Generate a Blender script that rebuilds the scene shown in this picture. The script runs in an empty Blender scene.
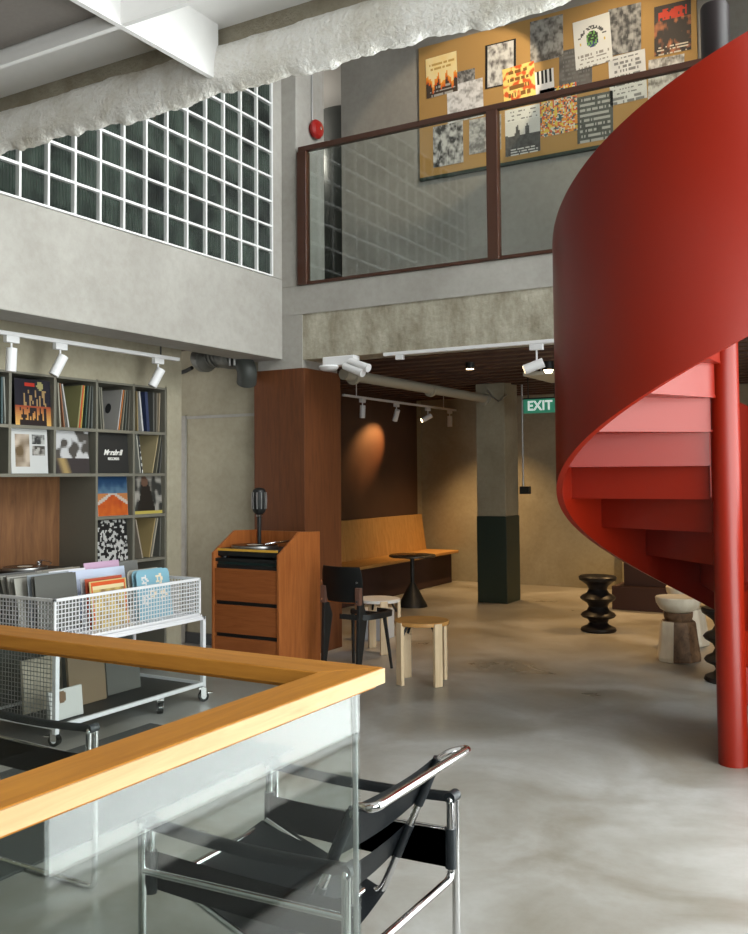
import bpy, bmesh, math, random
from mathutils import Vector, Matrix, noise
random.seed(7)
SC = bpy.context.scene
COL = SC.collection
PI = math.pi

# ------------------------------------------------------------------ camera
F, CX, CY, H = 946.0, 343.0, 434.0, 1.5
def _d(x, y): return Vector((x-CX, -(y-CY), -F)).normalized()
_Y = _d(910, 472); _X = -_d(-1240, 487)
_X = (_X - _Y*_X.dot(_Y)).normalized(); _Z = _X.cross(_Y)
ROT = Matrix((_X, _Y, _Z))
def P(x, y, X=None, Y=None, Z=None):
    """the point of a real plane (a wall, a shelf front, the floor) seen at pixel x, y of the 748x934 photo"""
    r = ROT @ _d(x, y)
    if X is not None: t = X/r[0]
    elif Y is not None: t = Y/r[1]
    else: t = (Z-H)/r[2]
    return Vector((0, 0, H)) + r*t
cam = bpy.data.cameras.new('camera'); co = bpy.data.objects.new('camera', cam); COL.objects.link(co)
cam.sensor_fit = 'HORIZONTAL'; cam.sensor_width = 36.0; cam.lens = F/748*36
cam.shift_x = (374-CX)/748; cam.shift_y = -(467-CY)/748
cam.clip_start = .02
M = ROT.to_4x4(); M.translation = (0, 0, H); co.matrix_world = M
SC.camera = co

# ------------------------------------------------------------------ materials
MATS = {}
def nodes(name):
    m = bpy.data.materials.new(name); m.use_nodes = True
    nt = m.node_tree; b = nt.nodes['Principled BSDF']
    MATS[name] = m
    return m, nt, b
def N(nt, t, **kw):
    n = nt.nodes.new(t)
    for k, v in kw.items():
        if k.startswith('i_'):
            n.inputs[k[2:].replace('_', ' ')].default_value = v
        else: setattr(n, k, v)
    return n
def c4(c): return (c[0], c[1], c[2], 1)
def plain(name, c, rough=.5, metal=0, spec=.5, coat=0, bump=0, bscale=80, trans=0, ior=1.5, emit=None, es=0, alpha=1, var=0):
    m, nt, b = nodes(name)
    b.inputs['Base Color'].default_value = c4(c); b.inputs['Roughness'].default_value = rough
    b.inputs['Metallic'].default_value = metal; b.inputs['Specular IOR Level'].default_value = spec
    b.inputs['Coat Weight'].default_value = coat; b.inputs['Transmission Weight'].default_value = trans
    b.inputs['IOR'].default_value = ior; b.inputs['Alpha'].default_value = alpha
    if emit: b.inputs['Emission Color'].default_value = c4(emit); b.inputs['Emission Strength'].default_value = es
    if bump or var:
        tc = N(nt, 'ShaderNodeTexCoord'); n = N(nt, 'ShaderNodeTexNoise', i_Scale=bscale, i_Detail=4.0)
        nt.links.new(tc.outputs['Object'], n.inputs['Vector'])
        if bump:
            bp = N(nt, 'ShaderNodeBump', i_Strength=bump, i_Distance=.01)
            nt.links.new(n.outputs['Fac'], bp.inputs['Height']); nt.links.new(bp.outputs['Normal'], b.inputs['Normal'])
        if var:
            mx = N(nt, 'ShaderNodeMixRGB', blend_type='MIX'); mx.inputs[1].default_value = c4([x*(1-var) for x in c]); mx.inputs[2].default_value = c4([min(1, x*(1+var)) for x in c])
            nt.links.new(n.outputs['Fac'], mx.inputs[0]); nt.links.new(mx.outputs[0], b.inputs['Base Color'])
    return m
def concrete(name, c1, c2, scale=1.5, rough=.8, bump=.15, c3=None, spec=.3, lo=.35, hi=.65, rvar=0):
    m, nt, b = nodes(name)
    tc = N(nt, 'ShaderNodeTexCoord')
    n1 = N(nt, 'ShaderNodeTexNoise', i_Scale=scale, i_Detail=8.0, i_Roughness=.6, i_Distortion=.6)
    n2 = N(nt, 'ShaderNodeTexNoise', i_Scale=scale*14, i_Detail=6.0, i_Roughness=.65)
    for n in (n1, n2): nt.links.new(tc.outputs['Object'], n.inputs['Vector'])
    r = N(nt, 'ShaderNodeValToRGB'); r.color_ramp.elements[0].position = lo; r.color_ramp.elements[1].position = hi
    r.color_ramp.elements[0].color = c4(c1); r.color_ramp.elements[1].color = c4(c2)
    nt.links.new(n1.outputs['Fac'], r.inputs[0])
    mx = N(nt, 'ShaderNodeMixRGB', blend_type='MULTIPLY'); mx.inputs[0].default_value = .35
    r2 = N(nt, 'ShaderNodeValToRGB'); r2.color_ramp.elements[0].position = .3; r2.color_ramp.elements[1].position = .6
    r2.color_ramp.elements[0].color = c4(c3 or (.72, .70, .66)); r2.color_ramp.elements[1].color = (1, 1, 1, 1)
    nt.links.new(n2.outputs['Fac'], r2.inputs[0]); nt.links.new(r.outputs[0], mx.inputs[1]); nt.links.new(r2.outputs[0], mx.inputs[2])
    nt.links.new(mx.outputs[0], b.inputs['Base Color'])
    b.inputs['Roughness'].default_value = rough; b.inputs['Specular IOR Level'].default_value = spec
    if rvar:
        mr = N(nt, 'ShaderNodeMapRange'); mr.inputs['To Min'].default_value = rough-rvar; mr.inputs['To Max'].default_value = rough+rvar
        mr.inputs['From Min'].default_value = .3; mr.inputs['From Max'].default_value = .7
        nt.links.new(n1.outputs['Fac'], mr.inputs['Value']); nt.links.new(mr.outputs[0], b.inputs['Roughness'])
    bp = N(nt, 'ShaderNodeBump', i_Strength=bump, i_Distance=.02)
    nt.links.new(n2.outputs['Fac'], bp.inputs['Height']); nt.links.new(bp.outputs['Normal'], b.inputs['Normal'])
    return m
def wood(name, c1, c2, grain=(1, 1, 12), rough=.45, scale=3.0, spec=.4, bump=.04):
    """grain: stretch factors of the noise; a small factor is the direction the grain runs"""
    m, nt, b = nodes(name)
    tc = N(nt, 'ShaderNodeTexCoord'); mp = N(nt, 'ShaderNodeMapping'); mp.inputs['Scale'].default_value = grain
    n1 = N(nt, 'ShaderNodeTexNoise', i_Scale=scale, i_Detail=8.0, i_Roughness=.65, i_Distortion=.8)
    nt.links.new(tc.outputs['Object'], mp.inputs['Vector']); nt.links.new(mp.outputs[0], n1.inputs['Vector'])
    r = N(nt, 'ShaderNodeValToRGB'); r.color_ramp.elements[0].position = .3; r.color_ramp.elements[1].position = .7
    r.color_ramp.elements[0].color = c4(c1); r.color_ramp.elements[1].color = c4(c2)
    nt.links.new(n1.outputs['Fac'], r.inputs[0]); nt.links.new(r.outputs[0], b.inputs['Base Color'])
    b.inputs['Roughness'].default_value = rough; b.inputs['Specular IOR Level'].default_value = spec
    bp = N(nt, 'ShaderNodeBump', i_Strength=bump, i_Distance=.01)
    nt.links.new(n1.outputs['Fac'], bp.inputs['Height']); nt.links.new(bp.outputs['Normal'], b.inputs['Normal'])
    return m
def glass(name, tint=(1, 1, 1), ior=1.5, gain=1.0):
    """thin architectural glass: fresnel mirror over clear see-through"""
    m = bpy.data.materials.new(name); m.use_nodes = True; MATS[name] = m
    nt = m.node_tree; nt.nodes.clear()
    o = N(nt, 'ShaderNodeOutputMaterial'); mix = N(nt, 'ShaderNodeMixShader'); fr = N(nt, 'ShaderNodeFresnel', i_IOR=ior)
    ge = N(nt, 'ShaderNodeNewGeometry'); io = N(nt, 'ShaderNodeMapRange'); io.inputs['To Min'].default_value = ior; io.inputs['To Max'].default_value = 1/ior
    nt.links.new(ge.outputs['Backfacing'], io.inputs['Value']); nt.links.new(io.outputs[0], fr.inputs['IOR'])
    t = N(nt, 'ShaderNodeBsdfTransparent'); t.inputs['Color'].default_value = c4(tint)
    g = N(nt, 'ShaderNodeBsdfGlossy', i_Roughness=0.0)
    mu = N(nt, 'ShaderNodeMath', operation='MULTIPLY'); mu.inputs[1].default_value = gain; mu.use_clamp = True
    nt.links.new(fr.outputs[0], mu.inputs[0]); nt.links.new(mu.outputs[0], mix.inputs[0])
    nt.links.new(t.outputs[0], mix.inputs[1]); nt.links.new(g.outputs[0], mix.inputs[2]); nt.links.new(mix.outputs[0], o.inputs[0])
    return m
def printed(name, rough=.6):
    m, nt, b = nodes(name)
    a = N(nt, 'ShaderNodeVertexColor', layer_name='print'); nt.links.new(a.outputs['Color'], b.inputs['Base Color'])
    b.inputs['Roughness'].default_value = rough; b.inputs['Specular IOR Level'].default_value = .3
    return m

CONC = concrete('wall_plaster', (.345, .328, .298), (.425, .41, .378), scale=1.2, rough=.85, bump=.08)
PLASTER_W = concrete('white_plaster', (.60, .59, .56), (.70, .69, .66), scale=.9, rough=.8, bump=.06)
CONC_DK = concrete('rear_wall_plaster', (.33, .30, .22), (.41, .375, .28), scale=1.5, rough=.9, bump=.1)
ROUGH = concrete('hacked_concrete', (.62, .58, .50), (.86, .84, .80), scale=5, rough=.95, bump=.9, c3=(.72, .66, .56), lo=.3, hi=.55)
TAN = concrete('bare_tan_concrete', (.30, .26, .19), (.46, .42, .33), scale=4, rough=.95, bump=.5)
FLOORM = concrete('polished_concrete', (.235, .215, .178), (.40, .395, .38), scale=1.3, rough=.38, bump=.02, c3=(.80, .78, .74), spec=.45, rvar=.12)
WHITE = plain('white_paint', (.75, .74, .73), .6, var=.03, bscale=30)
WHITEM = plain('white_powder_coat', (.72, .72, .74), .4)
TRACKW = plain('white_lamp_housing', (.78, .78, .79), .4)
RED = plain('red_lacquered_steel', (.185, .0085, .0018), .34, spec=.34, coat=0, bump=.02, bscale=300)
REDBELL = plain('red_plastic', (.34, .01, .008), .3)
BLACK = plain('black_matt', (.012, .013, .013), .5)
BLACKG = plain('black_gloss', (.01, .011, .011), .25, spec=.5)
LEATHER = plain('black_leather', (.014, .018, .022), .38, spec=.5, bump=.15, bscale=200)
CHROME = plain('chrome', (.75, .75, .76), .12, 1)
STEEL = plain('brushed_steel', (.45, .45, .45), .35, 1)
OAK_X = wood('oiled_oak_along_x', (.34, .125, .014), (.48, .205, .03), grain=(1, 14, 14), rough=.5, spec=.25)
OAK_Y = wood('oiled_oak_along_y', (.34, .125, .012), (.50, .21, .026), grain=(14, 1, 14), rough=.5, spec=.25)
TEAK = wood('teak_veneer', (.30, .085, .02), (.45, .15, .04), grain=(12, 12, 1), rough=.4)
TEAKH = wood('teak_drawer_front', (.25, .07, .018), (.38, .12, .035), grain=(1, 12, 12), rough=.4)
CLAD = wood('red_brown_cladding', (.10, .032, .012), (.17, .058, .02), grain=(10, 10, .8), rough=.5)
BENCHW = wood('bench_oak', (.36, .19, .055), (.52, .30, .10), grain=(10, 10, 1), rough=.5)
BENCHH = wood('bench_seat_oak', (.42, .21, .055), (.58, .32, .10), grain=(12, 1, 12), rough=.45)
PLY = wood('walnut_back_panel', (.13, .055, .022), (.25, .115, .045), grain=(10, 6, .8), rough=.6)
OAKLIT = wood('window_lit_oak', (.50, .30, .14), (.64, .42, .22), grain=(14, 1, 14), rough=.5, spec=.25)  # rail oak made paler, window light put into the colour
BIRCH = wood('birch', (.62, .46, .27), (.76, .60, .40), grain=(12, 12, 1), rough=.5)
STOOLTOP = wood('honey_birch_top', (.42, .20, .05), (.55, .29, .09), grain=(1, 12, 1), rough=.4)
PALEW = wood('pale_turned_wood', (.68, .60, .46), (.82, .75, .61), grain=(5, 5, 1.5), rough=.6)
BURR = wood('dark_burr_wood', (.06, .03, .015), (.26, .15, .08), grain=(3, 3, 2), rough=.6, scale=6)
DKRED = plain('maroon_fabric', (.045, .018, .014), .8, var=.2)
DKPANEL = plain('dark_brown_wall_panel', (.062, .028, .016), .6, var=.15, bscale=6)
DARKDECK = plain('dark_steel_deck', (.085, .042, .028), .7, var=.3, bscale=10)
SHELF = plain('grey_green_shelf_board', (.16, .152, .12), .6, var=.08)
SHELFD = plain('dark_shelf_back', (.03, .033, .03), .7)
CORK = plain('cork', (.47, .28, .095), .85, bump=.2, bscale=260, var=.12)
DKGREEN = plain('dark_green_paint', (.022, .04, .032), .5)
BROWNM = plain('brown_lacquered_frame', (.055, .018, .008), .35, coat=.3)
DUCTM = plain('dark_flexible_duct', (.15, .15, .135), .5, .3)
GREENP = plain('green_exit_face', (.05, .30, .19), .5, emit=(.06, .36, .22), es=.35)
EXITW = plain('white_exit_letters', (.8, .9, .85), .5, emit=(.8, .95, .9), es=.7)
LAMPW = plain('warm_lamp_lens', (1, .8, .5), .5, emit=(1, .72, .38), es=14)
LAMPOFF = plain('lamp_lens', (.35, .33, .3), .3)
PRINT = printed('printed_paper'); PRINTG = printed('printed_sleeve', .4)
GLASS = glass('clear_glass', (.94, .97, .96), 1.5, .85)
MORTAR = plain('white_block_joint', (.80, .80, .79), .6)
RUG = plain('dark_grey_rug', (.05, .052, .05), .95, bump=.4, bscale=200)
YELLOWT = plain('yellow_wood_edge', (.75, .42, .06), .4)
def gblock():
    m, nt, b = nodes('ribbed_block_glass')
    b.inputs['Base Color'].default_value = (.16, .20, .18, 1); b.inputs['Roughness'].default_value = .24
    b.inputs['Transmission Weight'].default_value = .35; b.inputs['IOR'].default_value = 1.45; b.inputs['Specular IOR Level'].default_value = .4
    tc = N(nt, 'ShaderNodeTexCoord'); w = N(nt, 'ShaderNodeTexWave', wave_type='BANDS', bands_direction='Y', i_Scale=13.0, i_Distortion=.6)
    nz = N(nt, 'ShaderNodeTexNoise', i_Scale=4.5, i_Detail=2.0)
    rr = N(nt, 'ShaderNodeValToRGB'); rr.color_ramp.elements[0].color = (.006, .013, .010, 1); rr.color_ramp.elements[1].color = (.12, .17, .135, 1)
    rr.color_ramp.elements[0].position = .3; rr.color_ramp.elements[1].position = .72
    nt.links.new(tc.outputs['Object'], w.inputs['Vector']); nt.links.new(tc.outputs['Object'], nz.inputs['Vector'])
    nt.links.new(nz.outputs['Fac'], rr.inputs[0]); nt.links.new(rr.outputs[0], b.inputs['Base Color'])
    bp = N(nt, 'ShaderNodeBump', i_Strength=1.0, i_Distance=.02); nt.links.new(w.outputs['Fac'], bp.inputs['Height']); nt.links.new(bp.outputs['Normal'], b.inputs['Normal'])
    return m
GBLOCK = gblock()
def beam_face():
    # smooth plaster patch on the upper part, board-marked weathered concrete below
    m, nt, b = nodes('board_marked_concrete')
    tc = N(nt, 'ShaderNodeTexCoord'); sp = N(nt, 'ShaderNodeSeparateXYZ')
    mp = N(nt, 'ShaderNodeMapping'); mp.inputs['Scale'].default_value = (3.5, 3.5, 1.6)
    n = N(nt, 'ShaderNodeTexNoise', i_Scale=1.6, i_Detail=8.0, i_Roughness=.7); n2 = N(nt, 'ShaderNodeTexNoise', i_Scale=22.0, i_Detail=5.0)
    nt.links.new(tc.outputs['Object'], mp.inputs[0]); nt.links.new(mp.outputs[0], n.inputs['Vector']); nt.links.new(tc.outputs['Object'], n2.inputs['Vector']); nt.links.new(tc.outputs['Object'], sp.inputs[0])
    r = N(nt, 'ShaderNodeValToRGB'); r.color_ramp.elements[0].position = .35; r.color_ramp.elements[1].position = .66
    r.color_ramp.elements[0].color = (.25, .22, .155, 1); r.color_ramp.elements[1].color = (.50, .47, .38, 1)
    nt.links.new(n.outputs['Fac'], r.inputs[0])
    ad = N(nt, 'ShaderNodeMath', operation='MULTIPLY_ADD'); ad.inputs[1].default_value = .10; nt.links.new(n2.outputs['Fac'], ad.inputs[0]); nt.links.new(sp.outputs['Z'], ad.inputs[2])
    st = N(nt, 'ShaderNodeMapRange'); st.inputs['From Min'].default_value = 2.95; st.inputs['From Max'].default_value = 2.965
    nt.links.new(ad.outputs[0], st.inputs['Value'])
    mx = N(nt, 'ShaderNodeMixRGB'); mx.inputs[2].default_value = (.56, .55, .50, 1)
    nt.links.new(st.outputs[0], mx.inputs[0]); nt.links.new(r.outputs[0], mx.inputs[1]); nt.links.new(mx.outputs[0], b.inputs['Base Color'])
    b.inputs['Roughness'].default_value = .9
    bp = N(nt, 'ShaderNodeBump', i_Strength=.4, i_Distance=.02); nt.links.new(n2.outputs['Fac'], bp.inputs['Height']); nt.links.new(bp.outputs['Normal'], b.inputs['Normal'])
    return m
BEAMF = beam_face()
_cc = {}
def flat(c, rough=.6):
    k = (round(c[0], 3), round(c[1], 3), round(c[2], 3), rough)
    if k not in _cc: _cc[k] = plain('sleeve_colour_%d' % len(_cc), c, rough)
    return _cc[k]

# ------------------------------------------------------------------ geometry helpers
W = {}       # world matrices of the empties
class MB:
    def __init__(s): s.bm = bmesh.new()
    def box(s, x0, x1, y0, y1, z0, z1, m=None):
        v = [s.bm.verts.new(Vector(p) if m is None else m @ Vector(p)) for p in ((x0, y0, z0), (x1, y0, z0), (x1, y1, z0), (x0, y1, z0), (x0, y0, z1), (x1, y0, z1), (x1, y1, z1), (x0, y1, z1))]
        for f in ((0, 3, 2, 1), (4, 5, 6, 7), (0, 1, 5, 4), (1, 2, 6, 5), (2, 3, 7, 6), (3, 0, 4, 7)): s.bm.faces.new([v[i] for i in f])
        return s
    def prism(s, poly, axis, a, b, m=None):
        """poly: 2-D outline in the two other axes (in x,y,z order), extruded along axis from a to b"""
        def mk(p, t):
            q = {'x': (t, p[0], p[1]), 'y': (p[0], t, p[1]), 'z': (p[0], p[1], t)}[axis]
            return Vector(q) if m is None else m @ Vector(q)
        A = [s.bm.verts.new(mk(p, a)) for p in poly]; B = [s.bm.verts.new(mk(p, b)) for p in poly]
        n = len(poly); s.bm.faces.new(A); s.bm.faces.new(B[::-1])
        for i in range(n): s.bm.faces.new((A[i], B[i], B[(i+1) % n], A[(i+1) % n]))
        return s
    def cyl(s, p0, p1, r0, r1=None, seg=20, caps=True):
        r1 = r0 if r1 is None else r1
        p0, p1 = Vector(p0), Vector(p1); d = (p1-p0).normalized()
        u = d.orthogonal().normalized(); w = d.cross(u)
        A = [s.bm.verts.new(p0+(u*math.cos(2*PI*i/seg)+w*math.sin(2*PI*i/seg))*r0) for i in range(seg)]
        B = [s.bm.verts.new(p1+(u*math.cos(2*PI*i/seg)+w*math.sin(2*PI*i/seg))*r1) for i in range(seg)]
        for i in range(seg): s.bm.faces.new((A[i], A[(i+1) % seg], B[(i+1) % seg], B[i]))
        if caps: s.bm.faces.new(A[::-1]); s.bm.faces.new(B)
        return s
    def tube(s, pts, r, seg=12, rad=0.0, n=6, closed=False):
        """a bent tube through pts with corners rounded by rad"""
        pts = [Vector(p) for p in pts]
        if rad:
            out = []
            for i, p in enumerate(pts):
                if not closed and i in (0, len(pts)-1): out.append(p); continue
                a, b = pts[i-1], pts[(i+1) % len(pts)]
                da, db = (a-p), (b-p); q = min(rad, da.length*.49, db.length*.49)
                a1, b1 = p+da.normalized()*q, p+db.normalized()*q
                for k in range(n+1):
                    t = k/n; out.append(a1*(1-t)**2+p*2*t*(1-t)+b1*t*t)
            pts = out
        rings = []; u = None; L = len(pts)
        for i in range(L):
            if closed: d = (pts[(i+1) % L]-pts[i-1]).normalized()
            else: d = (pts[min(i+1, L-1)]-pts[max(i-1, 0)]).normalized()
            u = d.orthogonal().normalized() if u is None else (u-d*u.dot(d)).normalized()
            w = d.cross(u)
            rings.append([s.bm.verts.new(pts[i]+(u*math.cos(2*PI*k/seg)+w*math.sin(2*PI*k/seg))*r) for k in range(seg)])
        for i in range(L if closed else L-1):
            A, B = rings[i], rings[(i+1) % L]
            for k in range(seg): s.bm.faces.new((A[k], A[(k+1) % seg], B[(k+1) % seg], B[k]))
        if not closed: s.bm.faces.new(rings[0][::-1]); s.bm.faces.new(rings[-1])
        return s
    def lathe(s, prof, c=(0, 0, 0), seg=32, m=None):
        c = Vector(c); rings = []
        for r, z in prof:
            if r < 1e-5: rings.append([s.bm.verts.new((m or Matrix()) @ (c+Vector((0, 0, z))))])
            else: rings.append([s.bm.verts.new((m or Matrix()) @ (c+Vector((r*math.cos(2*PI*i/seg), r*math.sin(2*PI*i/seg), z)))) for i in range(seg)])
        for A, B in zip(rings, rings[1:]):
            for i in range(seg):
                j = (i+1) % seg
                if len(A) == 1 and len(B) > 1: s.bm.faces.new((A[0], B[j], B[i]))
                elif len(B) == 1 and len(A) > 1: s.bm.faces.new((A[i], A[j], B[0]))
                elif len(A) > 1: s.bm.faces.new((A[i], A[j], B[j], B[i]))
        for R_, fl in ((rings[0], True), (rings[-1], False)):
            if len(R_) > 1: s.bm.faces.new(R_[::-1] if fl else R_)
        return s
    def sheet(s, pts_fn, nu, nv, th=0):
        """grid surface fn(u,v); th gives it thickness through solidify"""
        g = [[s.bm.verts.new(pts_fn(i/nu, j/nv)) for j in range(nv+1)] for i in range(nu+1)]
        fs = [s.bm.faces.new((g[i][j], g[i+1][j], g[i+1][j+1], g[i][j+1])) for i in range(nu) for j in range(nv)]
        if th: bmesh.ops.solidify(s.bm, geom=fs, thickness=th)
        return s
    def build(s, name, mat, parent=None, smooth=False, bevel=0, local=False, seg=2):
        bmesh.ops.recalc_face_normals(s.bm, faces=s.bm.faces)
        if parent is not None and not local:
            s.bm.transform(W[parent.name].inverted())
        me = bpy.data.meshes.new(name); s.bm.to_mesh(me); s.bm.free()
        for m in (mat if isinstance(mat, (list, tuple)) else [mat]): me.materials.append(m)
        o = bpy.data.objects.new(name, me); COL.objects.link(o)
        if parent is not None: o.parent = parent; W[o.name] = W[parent.name]
        else: W[o.name] = Matrix()
        if smooth:
            for p in me.polygons: p.use_smooth = True
            try: me.set_sharp_from_angle(angle=math.radians(38))
            except Exception: pass
        if bevel:
            b = o.modifiers.new('bevel', 'BEVEL'); b.width = bevel; b.segments = seg; b.limit_method = 'ANGLE'
        return o
def rebase(o, loc):
    """put a single-mesh thing's origin at its base"""
    loc = Vector(loc); o.data.transform(Matrix.Translation(-loc)); o.location = loc; W[o.name] = Matrix.Translation(loc); return o
def empty(name, loc, label, cat, group=None, rz=0):
    e = bpy.data.objects.new(name, None); COL.objects.link(e); e.empty_display_size = .1
    e.location = loc; e.rotation_euler = (0, 0, rz)
    W[e.name] = Matrix.Translation(Vector(loc)) @ Matrix.Rotation(rz, 4, 'Z')
    tag(e, label, cat, group); return e
def tag(o, label, cat, group=None, kind=None):
    if label: o['label'] = label
    if cat: o['category'] = cat
    if group: o['group'] = group
    if kind: o['kind'] = kind
    return o
def struct(name, mb, mat, label=None, smooth=False, bevel=0):
    o = mb.build(name, mat, None, smooth, bevel); o['kind'] = 'structure'
    o['label'] = label or name.replace('_', ' '); o['category'] = 'room'
    return o
def copy_tree(o, loc, rz, label, group=None, rename=None):
    c = o.copy(); COL.objects.link(c); c.location = loc; c.rotation_euler = (0, 0, rz); c['label'] = label
    if group: c['group'] = group
    for ch in [x for x in bpy.data.objects if x.parent == o]:
        d = ch.copy(); COL.objects.link(d); d.parent = c
        for g in [x for x in bpy.data.objects if x.parent == ch]:
            k = g.copy(); COL.objects.link(k); k.parent = d
    return c
def art(mb, origin, du, dv, nrm, nu, nv, fn):
    """a printed face: grid of coloured cells, fn(u,v)->rgb with v=0 at the bottom"""
    pass
def art_obj(name, origin, du, dv, nu, nv, fn, parent=None, mat=PRINT, off=.0006):
    bm = bmesh.new(); lay = bm.loops.layers.float_color.new('print')
    origin, du, dv = Vector(origin), Vector(du), Vector(dv); n = du.cross(dv).normalized()*off
    g = [[bm.verts.new(origin+n+du*(i/nu)+dv*(j/nv)) for j in range(nv+1)] for i in range(nu+1)]
    for i in range(nu):
        for j in range(nv):
            f = bm.faces.new((g[i][j], g[i+1][j], g[i+1][j+1], g[i][j+1])); c = fn((i+.5)/nu, (j+.5)/nv)
            for l in f.loops: l[lay] = (c[0], c[1], c[2], 1)
    if parent is not None: bm.transform(W[parent.name].inverted())
    me = bpy.data.meshes.new(name); bm.to_mesh(me); bm.free(); me.materials.append(mat)
    o = bpy.data.objects.new(name, me); COL.objects.link(o)
    if parent is not None: o.parent = parent
    return o
def nz(u, v, s=6, k=0): return noise.noise(Vector((u*s+k*7.3, v*s+k*3.1, k*1.7)))*.5+.5
def mixc(a, b, t):
    t = max(0, min(1, t)); return tuple(a[i]*(1-t)+b[i]*t for i in range(3))


# ================================================================== THE SETTING
XR = .69            # right wall
XB, XBB = -4.542, -4.85   # left beam, face and back
YB = 6.6            # balcony front
ZF2, ZC = 3.1, 6.3  # upper floor, upper ceiling
# ground floor, open above the stairwell enclosed by the glass balustrade
m = MB()
m.box(-6.5, XR, 1.66, 12.6, -.25, 0); m.box(-1.02, XR, -1.7, 1.66, -.25, 0); m.box(-6.5, -4.2, -1.7, 1.66, -.25, 0); m.box(-4.2, -1.02, -1.7, -1.2, -.25, 0)
struct('floor', m, FLOORM, 'grey polished concrete floor')
m = MB(); m.box(-4.3, -.9, -1.3, 1.8, -3.0, -2.8); m.box(-4.3, -4.2, -1.3, 1.8, -2.8, -.25); m.box(-1.02, -.92, -1.3, 1.8, -2.8, -.25); m.box(-4.3, -.9, 1.7, 1.8, -2.8, -.25); m.box(-4.3, -.9, -1.3, -1.2, -2.8, -.25)
struct('wall_stairwell', m, CONC, 'plastered walls of the stairwell going down')
m = MB()
for i in range(14): m.box(-4.2+.225*i, -3.975+.225*i, .3, 1.6, -2.8, -2.6+.19*i)
struct('trim_stair_flight', m, CONC_DK, 'concrete stair flight going down inside the balustrade')
# upper floor slab, balcony beam
m = MB(); m.box(-8.2, XR, YB, 12.6, 2.86, ZF2); m.box(-8.2, XBB, -1.7, YB, 2.86, ZF2)
struct('floor_upper', m, CONC, 'upper floor slab')
m = MB(); m.box(-4.37, XR, YB+.012, YB+.3, 2.477, ZF2)
struct('beam_balcony', m, BEAMF, 'weathered board-marked concrete beam under the balcony')
# left beam and upper left wall with glass block window
m = MB(); m.box(XBB, XB, -1.7, YB, 2.49, 3.172)
m.box(XBB, XB, 6.46, YB, 3.172, ZC); m.box(XBB, XB, -1.7, 2.6, 3.172, ZC); m.box(XBB, XB, 2.6, 6.46, 5.05, ZC)
struct('wall_left', m, CONC, 'left plaster beam and wall round the glass block window', bevel=.006)
# glass block window
YG0, YG1, PY, PZ, ZG = 2.72, 6.45, .2192, .2093, 3.178
t = .017
m = MB()
ys = []; y = YG1
while y > YG0: ys.append(y); y -= PY
nr = 9
for y in ys: m.box(XBB+.02, XB+.012, y-t/2 if y < YG1 else y-t, y+t/2 if y < YG1 else y, ZG, ZG+nr*PZ)
for k in range(nr+1): m.box(XBB+.02, XB+.010, ys[-1], YG1, ZG+k*PZ-(t/2 if k else 0.004), ZG+k*PZ+t/2)
w1 = m.build('window_1', MORTAR); tag(w1, 'glass block window in the upper left wall', 'window', kind='structure')
m = MB()
for a in range(len(ys)-1):
    for k in range(nr):
        y1, y0 = ys[a]-t/2, ys[a+1]+t/2; z0, z1 = ZG+k*PZ+t/2, ZG+(k+1)*PZ-t/2
        # pillowed block: bevelled rim
        e = .016
        for xa, xb in ((XB-.004, XB-.022),):
            A = [m.bm.verts.new((xb, *p)) for p in ((y0, z0), (y1, z0), (y1, z1), (y0, z1))]
            B = [m.bm.verts.new((xa, *p)) for p in ((y0+e, z0+e), (y1-e, z0+e), (y1-e, z1-e), (y0+e, z1-e))]
            C_ = [m.bm.verts.new((XBB+.04, *p)) for p in ((y0, z0), (y1, z0), (y1, z1), (y0, z1))]
            m.bm.faces.new(B); m.bm.faces.new(C_[::-1])
            for q in range(4):
                r_ = (q+1) % 4; m.bm.faces.new((A[q], A[r_], B[r_], B[q])); m.bm.faces.new((C_[q], C_[r_], A[r_], A[q]))
W['window_1'] = Matrix()
m.build('glass_blocks', GBLOCK, w1)
# room behind the glass blocks
m = MB(); m.box(-8.3, -8.2, -1.7, 12.6, ZF2, ZC); struct('wall_upper_far_left', m, CONC, 'plaster wall of the room behind the glass blocks')
m = MB(); m.box(-8.3, XR, -1.7, 12.6, ZC, ZC+.15); struct('ceiling_upper', m, WHITE, 'white ceiling high above the void')
m = MB(); m.box(-8.3, XBB, -1.75, -1.65, ZF2, ZC); struct('wall_upper_front', m, CONC, 'plaster end wall upstairs')
# columns
m = MB(); m.box(-4.84, -4.393, YB, 7.05, ZF2, ZC); struct('column_upper', m, CONC, 'plaster column upstairs carrying the fire alarm bell', bevel=.01)
m = MB(); m.box(-4.80, -4.345, YB+.004, 7.17, 2.40, 2.86); struct('column_head', m, CONC, 'concrete column head above the wood cladding')
m = MB(); m.box(-4.843, -4.326, YB, 7.19, 0, 2.408)
struct('column_clad', m, CLAD, 'column clad in red brown wood panels', bevel=.003)
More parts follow.
